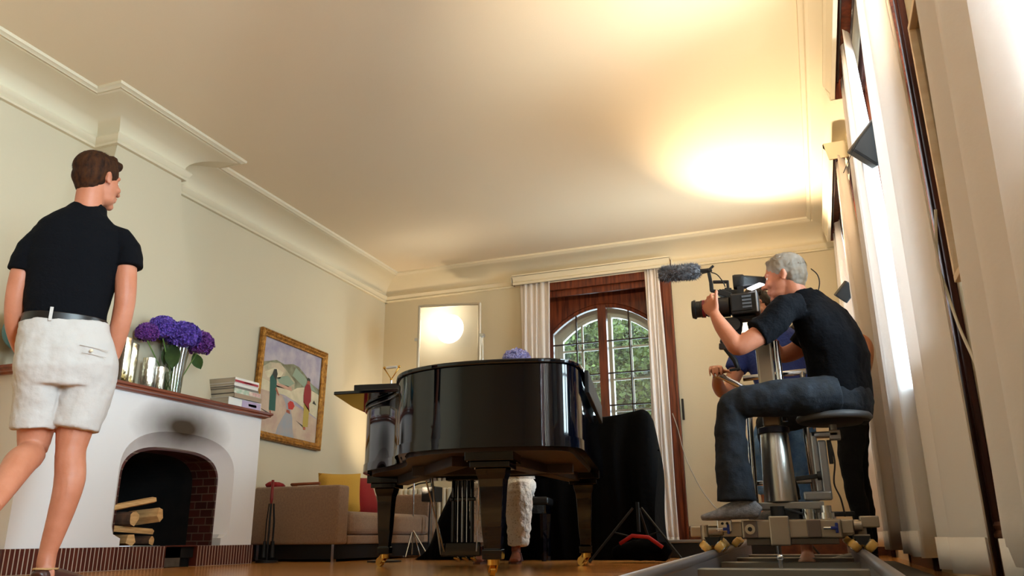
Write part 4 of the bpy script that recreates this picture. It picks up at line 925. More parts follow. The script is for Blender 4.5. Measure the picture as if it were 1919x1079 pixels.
# chassis beams
BEAM = mat('beam_metal', '9C9284', .35, .75, col2='A89C8A', nscale=4)
MB().box(-.345, .085, -.03, .03, .157, .238).build('front_beam', BEAM, dl, bevel=.006)
MB().box(-.33, -.225, -.022, .022, .127, .157).box(-.135, .07, -.022, .022, .13, .157).build('lower_flange', mat('flange_dark', '5E564E', .4, .7), dl, bevel=.003)
MB().box(-.59, -.47, .02, .08, .165, .215).build('left_outrigger', BEAM, dl, bevel=.006)
MB().cyl((-.52, .02, .15), (-.52, .02, .222), .022).cyl((-.50, -.01, .195), (-.43, -.01, .195), .026).box(-.435, -.345, -.02, .04, .165, .232).build('left_joint', BEAM, dl, smooth=40, bevel=.004)
MB().box(.085, .135, -.02, .05, .175, .236).cyl((.135, .01, .21), (.175, .01, .21), .025).box(.165, .245, .0, .06, .2, .25).build('right_outrigger', BEAM, dl, smooth=40, bevel=.005)
MB().box(-.345, .17, .82, .88, .150, .235).build('rear_beam', BEAM, dl, bevel=.006)
MB().box(-.33, .12, .03, .82, .215, .2375).build('platform', ALUP, dl, bevel=.004)
MB().box(-.222, -.135, -.05, .05, .125, .255).build('steering_block', BEAM, dl, bevel=.006)
MB().cyl((-.18, -.01, .255), (-.18, -.01, .298), .032, n=20).build('steering_knob', BLACKM, dl, smooth=40)
MB().bar((-.15, -.02, .285), (-.07, -.01, .262), .012, .012).build('brake_lever', BLACKM, dl, bevel=.003)
for x0, x1 in ((-.335, -.275), (-.06, .0)): MB().box(x0, x1, -.037, -.029, .160, .236).build('cover_plate', mat('plate_grey', '6E6058', .4, .6), dl, bevel=.003)
MB().cyl((-.308, -.037, .198), (-.308, -.044, .198), .023, n=28).build('round_badge', STEEL, dl, smooth=40)
MB().cyl((-.308, -.044, .198), (-.308, -.0465, .198), .010, n=20).build('badge_centre', BLACKM, dl, smooth=40)
MB().box(-.345, .085, -.0305, -.0295, .2355, .239).build('bright_edge', STEEL, dl)
BLUEK = mat('blue_knob', '1C2E7A', .4)
for x in (-.43, .04):
    MB().cyl((x-.03, -.04, .2), (x+.02, -.04, .2), .006).build('clamp_screw', STEEL, dl, smooth=40)
    MB().bar((x+.025, -.04, .178), (x+.025, -.04, .222), .015, .013).bar((x+.0, -.04, .2), (x+.03, -.04, .2), .018, .014).build('clamp_knob', BLUEK, dl, bevel=.003)
MB().box(-.455, -.39, -.045, .0, .188, .242).build('clamp_block', STEEL, dl, bevel=.004)
MB().cyl((-.43, -.046, .225), (-.43, -.049, .225), .006).cyl((-.408, -.046, .225), (-.408, -.049, .225), .006).build('clamp_bolt', BLACKM, dl)
GUM = mat('wheel_gum', 'C79A4A', .35, col2='E0B868', nscale=20, coat=.3)
for xr in (-.485, .165):
    for yb in (.06, .86):
        bg_ = MB(); zr = rz(4+yb)-.02
        bg_.box(xr-.035, xr+.035, yb-.05, yb+.05, .150, .172).cyl((xr, yb, .15), (xr, yb, .215), .026)
        bo = bg_.build('bogie', BEAM, dl, smooth=40, bevel=.003)
        MB().prism([(xr-.036, .165), (xr+.036, .165), (xr+.016, .128), (xr-.016, .128)], yb-.085, yb+.085, lambda a, b, c: (a, c, b)).build('bogie_arm', BLACKM, bo)
        for sy in (-.075, .075):
            for s_ in (-1, 1):
                ax = Vector((s_*.7071, 0, -.7071)) ; wn = Vector((s_*.7071, 0, .7071)); c = Vector((xr, yb+sy, zr))+wn*(.021+.027)
                w1 = MB(); ax2 = Vector((-s_*.7071, 0, .7071)); w1.lathe([(.016, -.018), (.024, -.017), (.028, -.009), (.0265, 0), (.028, .009), (.024, .017), (.016, .018)], c, n=24, axis=ax2)
                wo = w1.build('wheel', GUM, bo, smooth=40)
                MB().lathe([(.0155, -.020), (.0155, .020)], c, n=16, axis=ax2).build('hub', STEEL, wo, smooth=40)
# column
cx, cy = -.165, .12
MB().box(cx-.10, cx+.19, cy-.06, cy+.06, .285, .320).build('column_base', ALUP, dl, bevel=.006)
MB().lathe([(.074, .320), (.078, .324), (.066, .64), (.064, .645)], (cx, cy, 0), n=40).build('lower_column', ALU, dl, smooth=40)
MB().lathe([(.066, .645), (.074, .648), (.074, .672), (.066, .676)], (cx, cy, 0), n=40).build('blue_collar', mat('collar_blue', '141A3A', .4), dl, smooth=40)
MB().box(cx-.045, cx+.035, cy-.038, cy+.038, .676, 1.12).build('telescopic_column', mat('anodised', 'A0927E', .3, .85, bump=.03, bscale=20, stretch=(1, 1, .05)), dl, bevel=.012, segs=3)
MB().cyl((cx+.056, cy-.02, .70), (cx+.056, cy-.02, 1.10), .017).build('guide_tube', STEEL, dl, smooth=40)
MB().cyl((cx+.0, cy-.0, 1.12), (cx+.0, cy, 1.15), .045).box(cx-.17, cx+.04, cy-.03, cy+.03, 1.075, 1.11).box(cx-.17, cx-.12, cy-.03, cy+.03, 1.075, 1.14).build('head_bracket', BLACKM, dl, smooth=40, bevel=.004)
MB().cyl((-.05, .08, .237), (-.05, .08, .285), .035).cyl((.03, .06, .237), (.03, .06, .268), .040).cyl((.03, .06, .268), (.03, .06, .30), .025).build('turntable', STEEL, dl, smooth=40)
MB().box(-.17, -.09, .05, .16, .237, .286).bar((.05, .08, .262), (.15, .10, .262), .03, .022).build('foot_lever', BLACKM, dl, bevel=.004)
MB().bar((-.085, .0, .42), (.02, .0, .43), .022, .02).cyl((.01, 0, .43), (.03, 0, .43), .02).build('column_lever', BLACKM, dl, smooth=40, bevel=.003)
# seat
MB().lathe([(.155, 0), (.168, .006), (.172, .018), (.165, .032), (.13, .042), (.0001, .046)], (.115, .10, .685), n=44).build('seat', mat('seat_grey', '55595E', .5), dl, smooth=50)
MB().lathe([(.12, -.012), (.16, 0)], (.115, .10, .684), n=40).build('seat_pan', BLACKM, dl, smooth=40)
MB().cyl((.105, .10, .60), (.105, .10, .68), .018).box(.085, .135, .07, .13, .60, .645).build('seat_post', ALUP, dl, smooth=40, bevel=.004)
SG = mat('seat_arm_metal', '8C8F94', .3, .7)
MB().box(-.0, .13, .07, .13, .612, .64).box(.0, .028, .07, .13, .36, .64).box(.028, .066, .075, .125, .35, .60).box(-.06, .066, .065, .135, .325, .365).build('seat_arm', SG, dl, bevel=.008)
MB().box(.07, .09, .085, .115, .49, .60).build('cable_box', BLACKM, dl, bevel=.003)
MB().tube(catmull([(.085, .09, .60), (.095, .08, .50), (.08, .08, .40), (.10, .07, .33), (.11, .08, .25)], 6), .004, n=6).build('cord', BLACKM, dl, smooth=True)
# push bars
pb = MB(); y = .52
pts = [(-.47, y-.02, 1.03), (-.43, y, 1.025), (-.305, y+.01, .945), (-.296, y+.01, .92), (-.31, y+.0, .40), (-.31, y, .24)]
pb.tube(pts, .0165, n=12); pb.build('push_bar', STEEL, dl, smooth=True)
MB().tube([(-.30, y+.01, .435), (-.02, y+.01, .44)], .013, n=10).build('cross_bar', STEEL, dl, smooth=True)
MB().tube([(-.32, y+.1, 1.02), (.02, y+.1, 1.035)], .0165, n=12).build('cross_bar', STEEL, dl, smooth=True)
MB().tube([(.0, y+.1, 1.035), (-.02, y+.06, .80), (-.005, y+.0, .24)], .0165, n=12).build('push_bar', STEEL, dl, smooth=True)
# ================================================================== FILM CAMERA on fluid head
CAMB = mat('camera_black', '141517', .38, bump=.1, bscale=200)
vc = thing('film_camera', 'black film camera with long viewfinder, zoom lens and top handle', 'camera', (-.30, 4.06, 1.16))
def L_(x, y, z): return (x+.30, y-4.06, z-1.16)
def vb(x0, x1, y0, y1, z0, z1): a = L_(x0, y0, z0); b = L_(x1, y1, z1); return MB().box(a[0], b[0], a[1], b[1], a[2], b[2])
vb(-.305, -.165, 4.0, 4.12, 1.235, 1.345).build('camera_body', CAMB, vc, bevel=.008)
m_ = vb(-.30, -.20, 3.994, 4.0, 1.25, 1.335); m_.build('side_panel', BLACKM, vc, bevel=.003)
for k in range(4): vb(-.245+.0, -.20, 3.991, 3.994, 1.262+k*.018, 1.272+k*.018).build('button_row', mat('button_grey', '5A5E64', .4), vc)
vb(-.178, -.170, 3.985, 4.0, 1.235, 1.345).build('lcd_edge', mat('lcd_edge', 'B8BCC4', .2, .6), vc, bevel=.002)
lc = lambda x: L_(x, 4.055, 1.292)
MB().lathe([(.040, 0), (.052, .008), (.052, .06), (.046, .075), (.046, .09)], lc(-.305), n=36, axis=(-1, 0, .02)).build('lens_mount', CAMB, vc, smooth=40)
lm = MB(); lm.lathe([(.044, .09), (.044, .12), (.040, .122), (.040, .135), (.046, .137), (.046, .150), (.043, .152), (.043, .175), (.050, .178), (.050, .188), (.046, .190), (.046, .196), (.041, .196), (.038, .185)], lc(-.305), n=36, axis=(-1, 0, .02)); lm.build('lens', CAMB, vc, smooth=35)
MB().lathe([(.0445, .128), (.047, .129), (.047, .142), (.0445, .143)], lc(-.305), n=36, axis=(-1, 0, .02)).build('red_lens_ring', mat('lens_red', '7A1622', .3), vc, smooth=40)
MB().lathe([(.039, .186), (.02, .183), (.0001, .181)], lc(-.305), n=36, axis=(-1, 0, .02)).build('front_glass', mat('front_glass', '06070C', .02, coat=1), vc, smooth=40)
MB().loft([L_(-.285, 4.08, 1.425), L_(-.275, 4.08, 1.425), L_(-.235, 4.08, 1.423), L_(-.232, 4.08, 1.423), L_(-.145, 4.10, 1.418), L_(-.13, 4.10, 1.418)], [(.030, .038), (.033, .041), (.033, .040), (.028, .034), (.024, .028), (.022, .024)], side=(0, 1, 0), n=20, e=3.5).build('viewfinder', CAMB, vc, smooth=40)
MB().lathe([(.026, 0), (.030, .012), (.024, .02)], L_(-.137, 4.10, 1.418), n=24, axis=(1, 0, 0)).build('eyecup', mat('rubber', '0C0C0D', .8), vc, smooth=40)
MB().bar(L_(-.205, 4.03, 1.366), L_(-.14, 3.99, 1.376), .04, .006).build('lcd_screen', mat('lcd_glow', 'E8ECF4', .3, emis='F4F6FF', estr=1.6), vc)
MB().bar(L_(-.25, 4.05, 1.345), L_(-.25, 4.05, 1.39), .03, .03).build('viewfinder_bracket', CAMB, vc)
th_ = MB(); th_.bar(L_(-.345, 4.06, 1.38), L_(-.26, 4.06, 1.365), .02, .022).bar(L_(-.395, 4.06, 1.43), L_(-.395, 4.06, 1.385), .018, .02).bar(L_(-.40, 4.06, 1.39), L_(-.335, 4.06, 1.372), .02, .016).bar(L_(-.385, 4.06, 1.436), L_(-.305, 4.06, 1.427), .022, .014).bar(L_(-.312, 4.06, 1.43), L_(-.312, 4.06, 1.375), .014, .014).bar(L_(-.33, 4.06, 1.39), L_(-.295, 4.06, 1.385), .016, .014).bar(L_(-.36, 4.06, 1.375), L_(-.30, 4.06, 1.345), .05, .03)
th_.build('top_handle', CAMB, vc, bevel=.003)
mm_ = MB(); mm_.bar(L_(-.395, 4.06, 1.425), L_(-.402, 4.06, 1.49), .016, .018).bar(L_(-.44, 4.06, 1.497), L_(-.385, 4.06, 1.505), .016, .02).bar(L_(-.405, 4.06, 1.502), L_(-.375, 4.06, 1.525), .012, .012)
mm_.build('microphone_mount', CAMB, vc, bevel=.003)
MB().tube(catmull([L_(-.39, 4.06, 1.49), L_(-.36, 4.05, 1.47), L_(-.335, 4.05, 1.43), L_(-.325, 4.05, 1.40)], 6), .003, n=6).build('microphone_cord', BLACKM, vc, smooth=True)
hd = thing('fluid_head', 'black fluid head with hanging control arms under the film camera', 'tripod head', (-.30, 4.08, 1.10))
H_ = lambda x, y, z: (x+.30, y-4.08, z-1.10)
MB().bar(H_(-.37, 4.08, 1.225), H_(-.19, 4.08, 1.225), .08, .016).build('camera_plate', BLACKM, hd, bevel=.003)
MB().loft([H_(-.315, 4.08, 1.14), H_(-.315, 4.08, 1.17), H_(-.305, 4.08, 1.215)], [(.04, .04), (.048, .045), (.05, .045)], side=(1, 0, 0), n=20, e=3).build('head_body', CAMB, hd, smooth=40)
MB().cyl(H_(-.30, 4.02, 1.19), H_(-.30, 4.14, 1.19), .034).build('tilt_drum', CAMB, hd, smooth=40)
MB().cyl(H_(-.36, 4.04, 1.195), H_(-.36, 4.0, 1.195), .012).cyl(H_(-.20, 4.02, 1.20), H_(-.17, 3.99, 1.20), .012).build('tilt_knob', mat('knob_grey', '4A5058', .4), hd, smooth=40)
MB().tube([H_(-.34, 4.09, 1.19), H_(-.365, 4.09, 1.12), H_(-.35, 4.09, 1.08), H_(-.315, 4.09, 1.02), H_(-.30, 4.09, .965)], [.016, .016, .015, .013, .011], n=10).build('control_arm', BLACKM, hd, smooth=True)
MB().bar(H_(-.385, 4.08, 1.095), H_(-.345, 4.08, 1.09), .03, .03).build('arm_clamp', mat('clamp_brown', '3A3230', .5), hd, bevel=.004)
MB().bar(H_(-.345, 4.08, .968), H_(-.29, 4.08, .972), .02, .012).build('arm_grip', BLACKM, hd, bevel=.003)
MB().tube([H_(-.22, 4.10, 1.18), H_(-.16, 4.06, 1.20), H_(-.10, 4.02, 1.16)], .009, n=8).build('pan_handle', BLACKM, hd, smooth=True)
MB().cyl(H_(-.33, 4.10, 1.13), H_(-.33, 4.10, 1.15), .03).build('head_base', BLACKM, hd, smooth=40)
# fur-covered microphone
mc = thing('fur_microphone', 'grey fur-covered microphone on top of the film camera', 'microphone', (-.555, 4.06, 1.508))
ax = Vector((-.233, 0, .008)).normalized(); FUR = mat('fur_grey', '3E3E44', .9, col2='7A7A80', nscale=40, contrast=(.3, .7))
b0 = MB(); b0.cap(-ax*.072, ax*.072, .040, .040, n=24); b0.build('windshield', FUR, mc, smooth=True)
fu = MB(); rf = random.Random(3); sd = ax.cross(Vector((0, 1, 0))).normalized(); fy = Vector((0, 1, 0))
for k in range(2600):
    t = rf.uniform(-.108, .108); th0 = rf.uniform(0, 2*PI); rad = .040
    if abs(t) > .072: q = (abs(t)-.072)/.040; rad = .040*math.sqrt(max(0, 1-q*q))
    n_ = sd*math.cos(th0)+fy*math.sin(th0); 
    if abs(t) > .072: n_ = (n_*rad+ax*math.copysign(abs(t)-.072, t)).normalized()
    p = ax*t+(sd*math.cos(th0)+fy*math.sin(th0))*rad*.96; tip = p+n_*rf.uniform(.007, .015)+Vector((rf.gauss(0, .004), rf.gauss(0, .004), rf.gauss(0, .004)))
    s2 = n_.cross(ax+Vector((.01, .02, .3))).normalized()*.0018; s3 = n_.cross(s2).normalized()*.0018
    fu.add([p-s2, p+s2, p+s3, tip], [(0, 1, 3), (1, 2, 3), (2, 0, 3)])
fu.build('fur', FUR, mc, fix=False)
MB().cyl(-ax*.11, -ax*.145, .011).build('microphone_body', BLACKM, mc, smooth=40)
MB().cyl(-ax*.145, -ax*.155, .012).build('end_cap', BLACKP, mc, smooth=40)
# ================================================================== PEOPLE
V = Vector
def frame(F, Uup=(0, 0, 1)):
    F = V(F).normalized(); Uv = V(Uup); Rr = F.cross(Uv).normalized(); return F, Rr, Rr.cross(F).normalized()
def head_prims(b, c, F, U_=(0, 0, 1), s=1.0, neck=None):
    F, Rt, Up = frame(F, U_); c = V(c); P = lambda f, r, u: c+(F*f+Rt*r+Up*u)*s
    A = (F, Rt, Up)
    b.ell(P(-.014, 0, .030), (.096*s, .075*s, .086*s), A, 20, 14)
    b.ell(P(.022, 0, -.020), (.070*s, .063*s, .088*s), A, 20, 14)
    b.ell(P(.030, 0, -.072), (.056*s, .052*s, .042*s), A, 16, 10)
    b.ell(P(.074, 0, -.100), (.020*s, .022*s, .018*s), A, 12, 8)
    b.cap(P(.088, 0, .018), P(.112, 0, -.028), .009*s, .0125*s, 10)
    b.ell(P(.098, .012, -.032), (.010*s, .010*s, .008*s), A, 10, 6); b.ell(P(.098, -.012, -.032), (.010*s, .010*s, .008*s), A, 10, 6)
    for q in (-1, 1):
        b.cap(P(.080, q*.014, .030), P(.068, q*.046, .028), .010*s, .008*s, 10)
        b.ell(P(.066, q*.040, -.028), (.022*s, .018*s, .018*s), A, 12, 8)
        b.ell(P(-.010, q*.074, -.004), (.016*s, .007*s, .031*s), A, 12, 8)
        b.ell(P(-.016, q*.080, .008), (.012*s, .006*s, .018*s), A, 10, 8)
        b.ell(P(-.006, q*.078, -.026), (.009*s, .006*s, .010*s), A, 10, 8)
    b.cap(P(.090, -.018, -.058), P(.090, .018, -.058), .0075*s, .0075*s, 10); b.cap(P(.088, -.016, -.070), P(.088, .016, -.070), .008*s, .008*s, 10)
    if neck is not None:
        b.loft([P(-.030, 0, -.03), P(-.032, 0, -.085), (P(-.032, 0, -.085)+V(neck))/2, V(neck)], [(.056*s, .058*s), (.056*s, .056*s), (.057*s, .058*s), (.068*s, .066*s)], side=Rt, n=18)
    return P
def eyes(P, par, s=1.0, col='3A2A1E'):
    e = MB(); 
    for q in (-1, 1): e.ell(P(.072, q*.028, .006), (.0098*s,)*3, n=14, m=10)
    e.build('eye', mat('eye_white', 'E6E0DA', .2), par, smooth=True)
    e = MB()
    for q in (-1, 1): e.ell(P(.0795, q*.0285, .006), (.0045*s, .0045*s, .0045*s), n=10, m=8)
    e.build('iris', mat('iris_'+col, col, .2), par, smooth=True)
def hair_mesh(name, P, F, U_, s, m, par, quiff=1.0, thick=.008, spikes=500, seed=1, top=.030):
    F, Rt, Up = frame(F, U_); A = (F, Rt, Up); h = MB(); t = thick
    h.ell(P(-.022, 0, .040), ((.094+t)*s, (.0755+t)*s, (.080+t)*s), A, 22, 16)
    h.ell(P(-.050, 0, .000), ((.062+t)*s, (.067+t)*s, (.062+t)*s), A, 20, 14)
    h.ell(P(-.052, 0, -.040), ((.040+t)*s, (.052+t*.6)*s, (.044+t)*s), A, 18, 12)
    # quiff
    h.cap(P(.036+.024*quiff, -.035, .078+.010*quiff), P(.038+.024*quiff, .030, .080+.010*quiff), (.024*quiff)*s, (.024*quiff)*s, 12); h.cap(P(.0, -.03, .108), P(.03, .03, .104), .024*quiff*s, .024*quiff*s, 12)
    for q in (-1, 1): h.ell(P(-.010, q*.070, .030), (.030*s, (.008+t*.8)*s, .032*s), A, 12, 8)
    o = organic(h, name, m, par, .0045*s, 3, .005, .02)
    g = MB(); rn = random.Random(seed)
    for k in range(spikes):
        d = V((rn.gauss(-.3, 1), rn.gauss(0, 1), abs(rn.gauss(.4, .8)))).normalized()
        if d.x > .55 and d.z < .55: continue
        p0 = P(-.022+d.x*(.092+t), d.y*(.074+t), .040+d.z*(.079+t)); comb = (F*.9+Up*.25+Rt*rn.gauss(0, .25)) if d.z > .45 else (-Up*.9-F*.25+Rt*rn.gauss(0, .15))
        nn = (F*d.x+Rt*d.y+Up*d.z); tp = p0+(comb.normalized()*.016+nn*.003)*s*rn.uniform(.7, 1.3); sd = nn.cross(comb).normalized()*.0016*s
        g.add([p0-sd-nn*.003*s, p0+sd-nn*.003*s, tp], [(0, 1, 2)])
    g.build('hair_strands', m, o, fix=False)
    return o
def hand(b, wrist, d, n, th, curl=(.5, .5, .5, .5), s=1.0, spread=.06, thumb_dir=None, thumb_curl=.35, palm_only=False):
    """wrist point, d = towards the fingers, n = where the palm faces, th = thumb side"""
    wrist = V(wrist); d = V(d).normalized(); th = (V(th)-d*V(th).dot(d)).normalized(); n = (V(n)-d*V(n).dot(d)); n = (n-th*n.dot(th)).normalized()
    b.loft([wrist-d*.02*s, wrist+d*.01*s, wrist+d*.045*s, wrist+d*.085*s], [(.026*s, .019*s), (.029*s, .017*s), (.040*s, .016*s), (.040*s, .013*s)], side=th, n=16, e=2.6)
    lens = [(.044, .026, .021), (.048, .030, .022), (.045, .028, .022), (.034, .021, .019)]; rad = (.0088, .009, .0086, .0076)
    for i in range(4):
        off = (.030-.020*i)*s; p = wrist+d*(.082-.004*abs(i-1))*s+th*off; dd = (d+th*spread*(1.5-i)).normalized(); a = 0
        for k, L in enumerate(lens[i]):
            a += curl[i]*(.75, 1.15, .8)[k]; q = p+(dd*math.cos(a)+n*math.sin(a))*L*s
            b.cap(p, q, rad[i]*s*(1-.08*k), rad[i]*s*(1-.08*(k+1)), 10); p = q
    td = V(thumb_dir).normalized() if thumb_dir is not None else (d*.62+th*.7+n*.25).normalized()
    p = wrist+d*.022*s+th*.026*s; b.cap(p, p+td*.034*s, .014*s, .0115*s, 12); p = p+td*.034*s
    td2 = (td+n*thumb_curl+d*.2).normalized(); q = p+td2*.032*s; b.cap(p, q, .0112*s, .0102*s, 12)
    td3 = (td2+n*thumb_curl*.6).normalized(); b.cap(q, q+td3*.025*s, .0102*s, .0085*s, 12)
def limb(b, pts, rads, n=16):
    b.loft([V(p) for p in catmull(pts, 5)], [x for x in interp(rads, 5)], side=(.31, .57, .76), n=n)
    b.ell(pts[0], (rads[0],)*3, n=n, m=8); b.ell(pts[-1], (rads[-1],)*3, n=n, m=8)
def interp(r, n):
    out = []
    for i in range(len(r)-1):
        for k in range(n): t = k/n; out.append(r[i]+(r[i+1]-r[i])*t)
    out.append(r[-1]); return out
# ---------------------------------------------------------------- man standing by the fireplace
HBR = mat('hair_brown', '24130A', .8, col2='42240E', spec=.2, nscale=60, stretch=(1, 1, .4))
POLO = mat('polo_black', '07080D', .92, bump=.25, bscale=90, spec=.15); SHORT = mat('shorts_white', 'B9B3AF', .8, bump=.12, bscale=60)
mn = thing('person', 'man standing with his back turned in black polo shirt and white shorts', 'person', (-2.8, 2.35, 0), math.atan2(.77, .64))
b = MB(); HC = (-.008, .0, 1.684); FM = (.77, .64, .0)
P = head_prims(b, HC, FM, s=.98, neck=(-.03, -.01, 1.47))
b.loft([(-.03, 0, 1.50), (-.04, .0, 1.38), (-.045, 0, 1.2), (-.045, 0, 1.06), (-.02, 0, .95)], [(.10, .07), (.15, .10), (.135, .095), (.125, .09), (.14, .10)], side=(1, 0, 0), n=24)
limb(b, [(.125, -.01, 1.40), (.148, -.03, 1.28), (.162, -.035, 1.15), (.158, -.01, 1.03), (.150, .02, .92)], [.050, .046, .042, .040, .029])
limb(b, [(-.19, .0, 1.36), (-.222, .0, 1.25), (-.232, .02, 1.12), (-.220, .07, 1.01), (-.190, .12, .93)], [.050, .045, .040, .037, .028])
hand(b, (.150, .022, .905), (-.05, .1, -1), (-1, 0, 0), (0, 1, -.1), curl=(.35, .35, .35, .4), s=.98, thumb_dir=(-.1, .6, -.7))
hand(b, (-.188, .125, .92), (.25, .45, -.75), (1, -.1, 0), (0, .9, .3), curl=(.35, .4, .4, .4), s=.98)
limb(b, [(.06, 0, .86), (.055, .005, .68), (.048, .0, .52), (.060, -.022, .40), (.048, -.018, .28), (.026, 0, .14), (.024, .0, .09)], [.085, .078, .056, .0565, .047, .033, .034])
limb(b, [(-.095, 0, .86), (-.09, .02, .68), (-.085, .03, .52), (-.115, -.09, .455), (-.145, -.20, .37), (-.175, -.31, .285), (-.18, -.34, .26)], [.083, .075, .056, .058, .047, .034, .033])
b.loft([(-.168, -.35, .30), (-.18, -.37, .25), (-.20, -.385, .18), (-.225, -.375, .12), (-.235, -.36, .085)], [(.032, .035), (.036, .04), (.036, .032), (.04, .024), (.034, .015)], side=(1, 0, 0), n=14)
b.loft([(.028, -.035, .05), (.026, .0, .05), (.03, .06, .05), (.045, .14, .04)], [(.03, .035), (.036, .045), (.04, .04), (.035, .02)], side=(1, 0, 0), n=14)
organic(b, 'body', SKIN, mn, .0055, 5)
eyes(P, mn)
hair_mesh('hair', P, FM, (0, 0, 1), .98, HBR, mn, spikes=900, seed=2)
s_ = MB()
s_.loft([(-.045, 0, .985), (-.045, 0, 1.03), (-.047, 0, 1.08), (-.05, 0, 1.17), (-.052, -.005, 1.28), (-.045, -.01, 1.36), (-.04, -.01, 1.43), (-.037, -.005, 1.475), (-.034, 0, 1.515), (-.030, 0, 1.545)],
        [(.142, .105), (.150, .110), (.153, .112), (.165, .118), (.178, .122), (.180, .115), (.165, .105), (.128, .092), (.088, .078), (.068, .066)], side=(1, 0, 0), n=32, e=2.2)
s_.loft([(.05, -.01, 1.43), (.105, -.012, 1.415), (.142, -.022, 1.37), (.150, -.028, 1.335), (.153, -.03, 1.295)], [(.055, .06), (.066, .066), (.064, .064), (.063, .062), (.064, .062)], side=(0, 1, 0), n=24)
s_.loft([(-.12, -.0, 1.405), (-.172, .0, 1.38), (-.208, .0, 1.32), (-.219, .0, 1.27), (-.223, .003, 1.225)], [(.055, .06), (.064, .064), (.061, .062), (.058, .06), (.059, .06)], side=(0, 1, 0), n=24)
s_.lathe([(.060, 0), (.072, .0), (.066, .035), (.058, .035)], (-.026, .002, 1.522), n=28, axis=(.05, .12, 1))
organic(s_, 'polo_shirt', POLO, mn, .006, 4, .012, .16, .006)
b = MB(); b.loft([(-.045, 0, 1.012), (-.045, 0, 1.048)], [(.158, .118), (.157, .117)], side=(1, 0, 0), n=40, e=2.3); b.build('belt', mat('belt_leather', '17110F', .35), mn, smooth=40, bevel=.003)
s_ = MB()
s_.loft([(-.045, 0, 1.022), (-.042, 0, .98), (-.025, -.012, .90), (-.012, -.012, .84), (-.010, -.005, .77)], [(.162, .122), (.168, .128), (.183, .138), (.188, .138), (.176, .122)], side=(1, 0, 0), n=36, e=2.3)
s_.loft([(.078, -.005, .86), (.070, .0, .77), (.058, .0, .68), (.048, .0, .60)], [(.100, .12), (.102, .112), (.098, .102), (.093, .096)], side=(1, 0, 0), n=28)
s_.loft([(-.098, -.005, .86), (-.098, .005, .77), (-.092, .012, .68), (-.088, .018, .595)], [(.096, .12), (.095, .11), (.088, .10), (.084, .094)], side=(1, 0, 0), n=28)
sh = organic(s_, 'shorts', SHORT, mn, .006, 3, .014, .10, .006)
MB().bar((-.098, -.125, 1.005), (-.098, -.121, 1.062), .012, .004, up=(0, 1, 0)).build('belt_loop', SHORT, sh)
MB().bar((.02, -.151, .915), (.125, -.128, .905), .003, .003).bar((.03, -.154, .885), (.12, -.128, .878), .002, .002).build('pocket_seam', mat('seam', 'B8B0AA', .8), sh)
MB().ell((.062, -.155, .895), (.007, .004, .007)).build('button', mat('button_horn', 'CFC2A8', .4), sh, smooth=True)
shoe = mat('shoe_leather', '3A211C', .35, col2='4A2A22', nscale=12)
def loafer(c, yaw, pitch, name='shoe'):
    q = MB(); q.loft([(0, -.045, .035), (0, -.035, .04), (0, .02, .04), (0, .08, .035), (0, .14, .028), (0, .19, .022), (0, .215, .018)], [(.026, .03), (.034, .038), (.038, .040), (.043, .034), (.046, .026), (.038, .02), (.02, .014)], side=(1, 0, 0), n=20, e=2.4)
    o = organic(q, name, shoe, mn, .005, 3); o.location = c; o.rotation_euler = (pitch, 0, yaw)
    s2 = MB(); pts = [(-.030, -.07), (.030, -.07), (.038, -.03), (.040, .05), (.049, .13), (.038, .20), (.010, .23), (-.015, .228), (-.042, .195), (-.050, .13), (-.040, .05), (-.038, -.03)]
    s2.prism(pts, 0, .014); s2.build('sole', BLACKM, o, bevel=.003)
    MB().tube(catmull([(-.034, .02, .072), (-.03, -.03, .072), (0, -.055, .074), (.03, -.03, .072), (.034, .02, .072)], 5), .004, n=6).build('lace', mat('lace_tan', 'B08A5A', .7), o, smooth=True)
loafer((.028, -.0, .0), R(-38), 0)
loafer((-.175, -.405, .20), R(12), R(-68))
# ---------------------------------------------------------------- camera operator
JEANS = mat('jeans_dark', '0B0F16', .85, col2='18212D', nscale=16, bump=.15, bscale=140); HGR = mat('hair_grey_blond', '6A5640', .7, col2='A09A92', nscale=9, stretch=(1, 1, .4))
op = thing('person', 'man in black polo and dark jeans seated on the dolly looking through the film camera', 'person', (0, 4.0, 0))
b = MB(); FO = (-.975, .16, -.13); UO = (-.13, 0, 1); HO = (-.035, .075, 1.422)
P = head_prims(b, HO, FO, UO, s=1.0, neck=(.062, .10, 1.27))
SD = V((.45, .893, 0)).normalized()
b.loft([(.15, .12, .80), (.16, .12, .95), (.12, .12, 1.10), (.07, .11, 1.24), (.055, .10, 1.31)], [(.14, .10), (.13, .10), (.16, .11), (.14, .09), (.06, .06)], side=SD, n=24)
limb(b, [(-.04, -.07, 1.225), (-.125, -.10, 1.125), (-.20, -.125, 1.075), (-.275, -.14, 1.035), (-.30, -.135, 1.07), (-.345, -.11, 1.15), (-.375, -.085, 1.215)], [.056, .052, .049, .043, .044, .038, .026])
limb(b, [(.10, .27, 1.22), (.02, .33, 1.12), (-.10, .34, 1.08), (-.15, .27, 1.16), (-.19, .19, 1.22)], [.056, .05, .042, .036, .027])
hand(b, (-.376, -.083, 1.222), (-.42, .35, .84), (.55, .75, .1), (.75, -.45, .35), curl=(.55, .6, .62, .6), s=1.0, thumb_dir=(.05, -.1, 1), thumb_curl=.2)
hand(b, (-.19, .19, 1.222), (-.5, -.35, .6), (.3, -.9, 0), (0, 0, 1), curl=(.7, .75, .8, .8), s=.98)
organic(b, 'body', SKIN, op, .0055, 4)
eyes(P, op)
hair_mesh('hair', P, FO, UO, 1.0, HGR, op, spikes=1400, seed=5, thick=.006, quiff=.62)
s_ = MB()
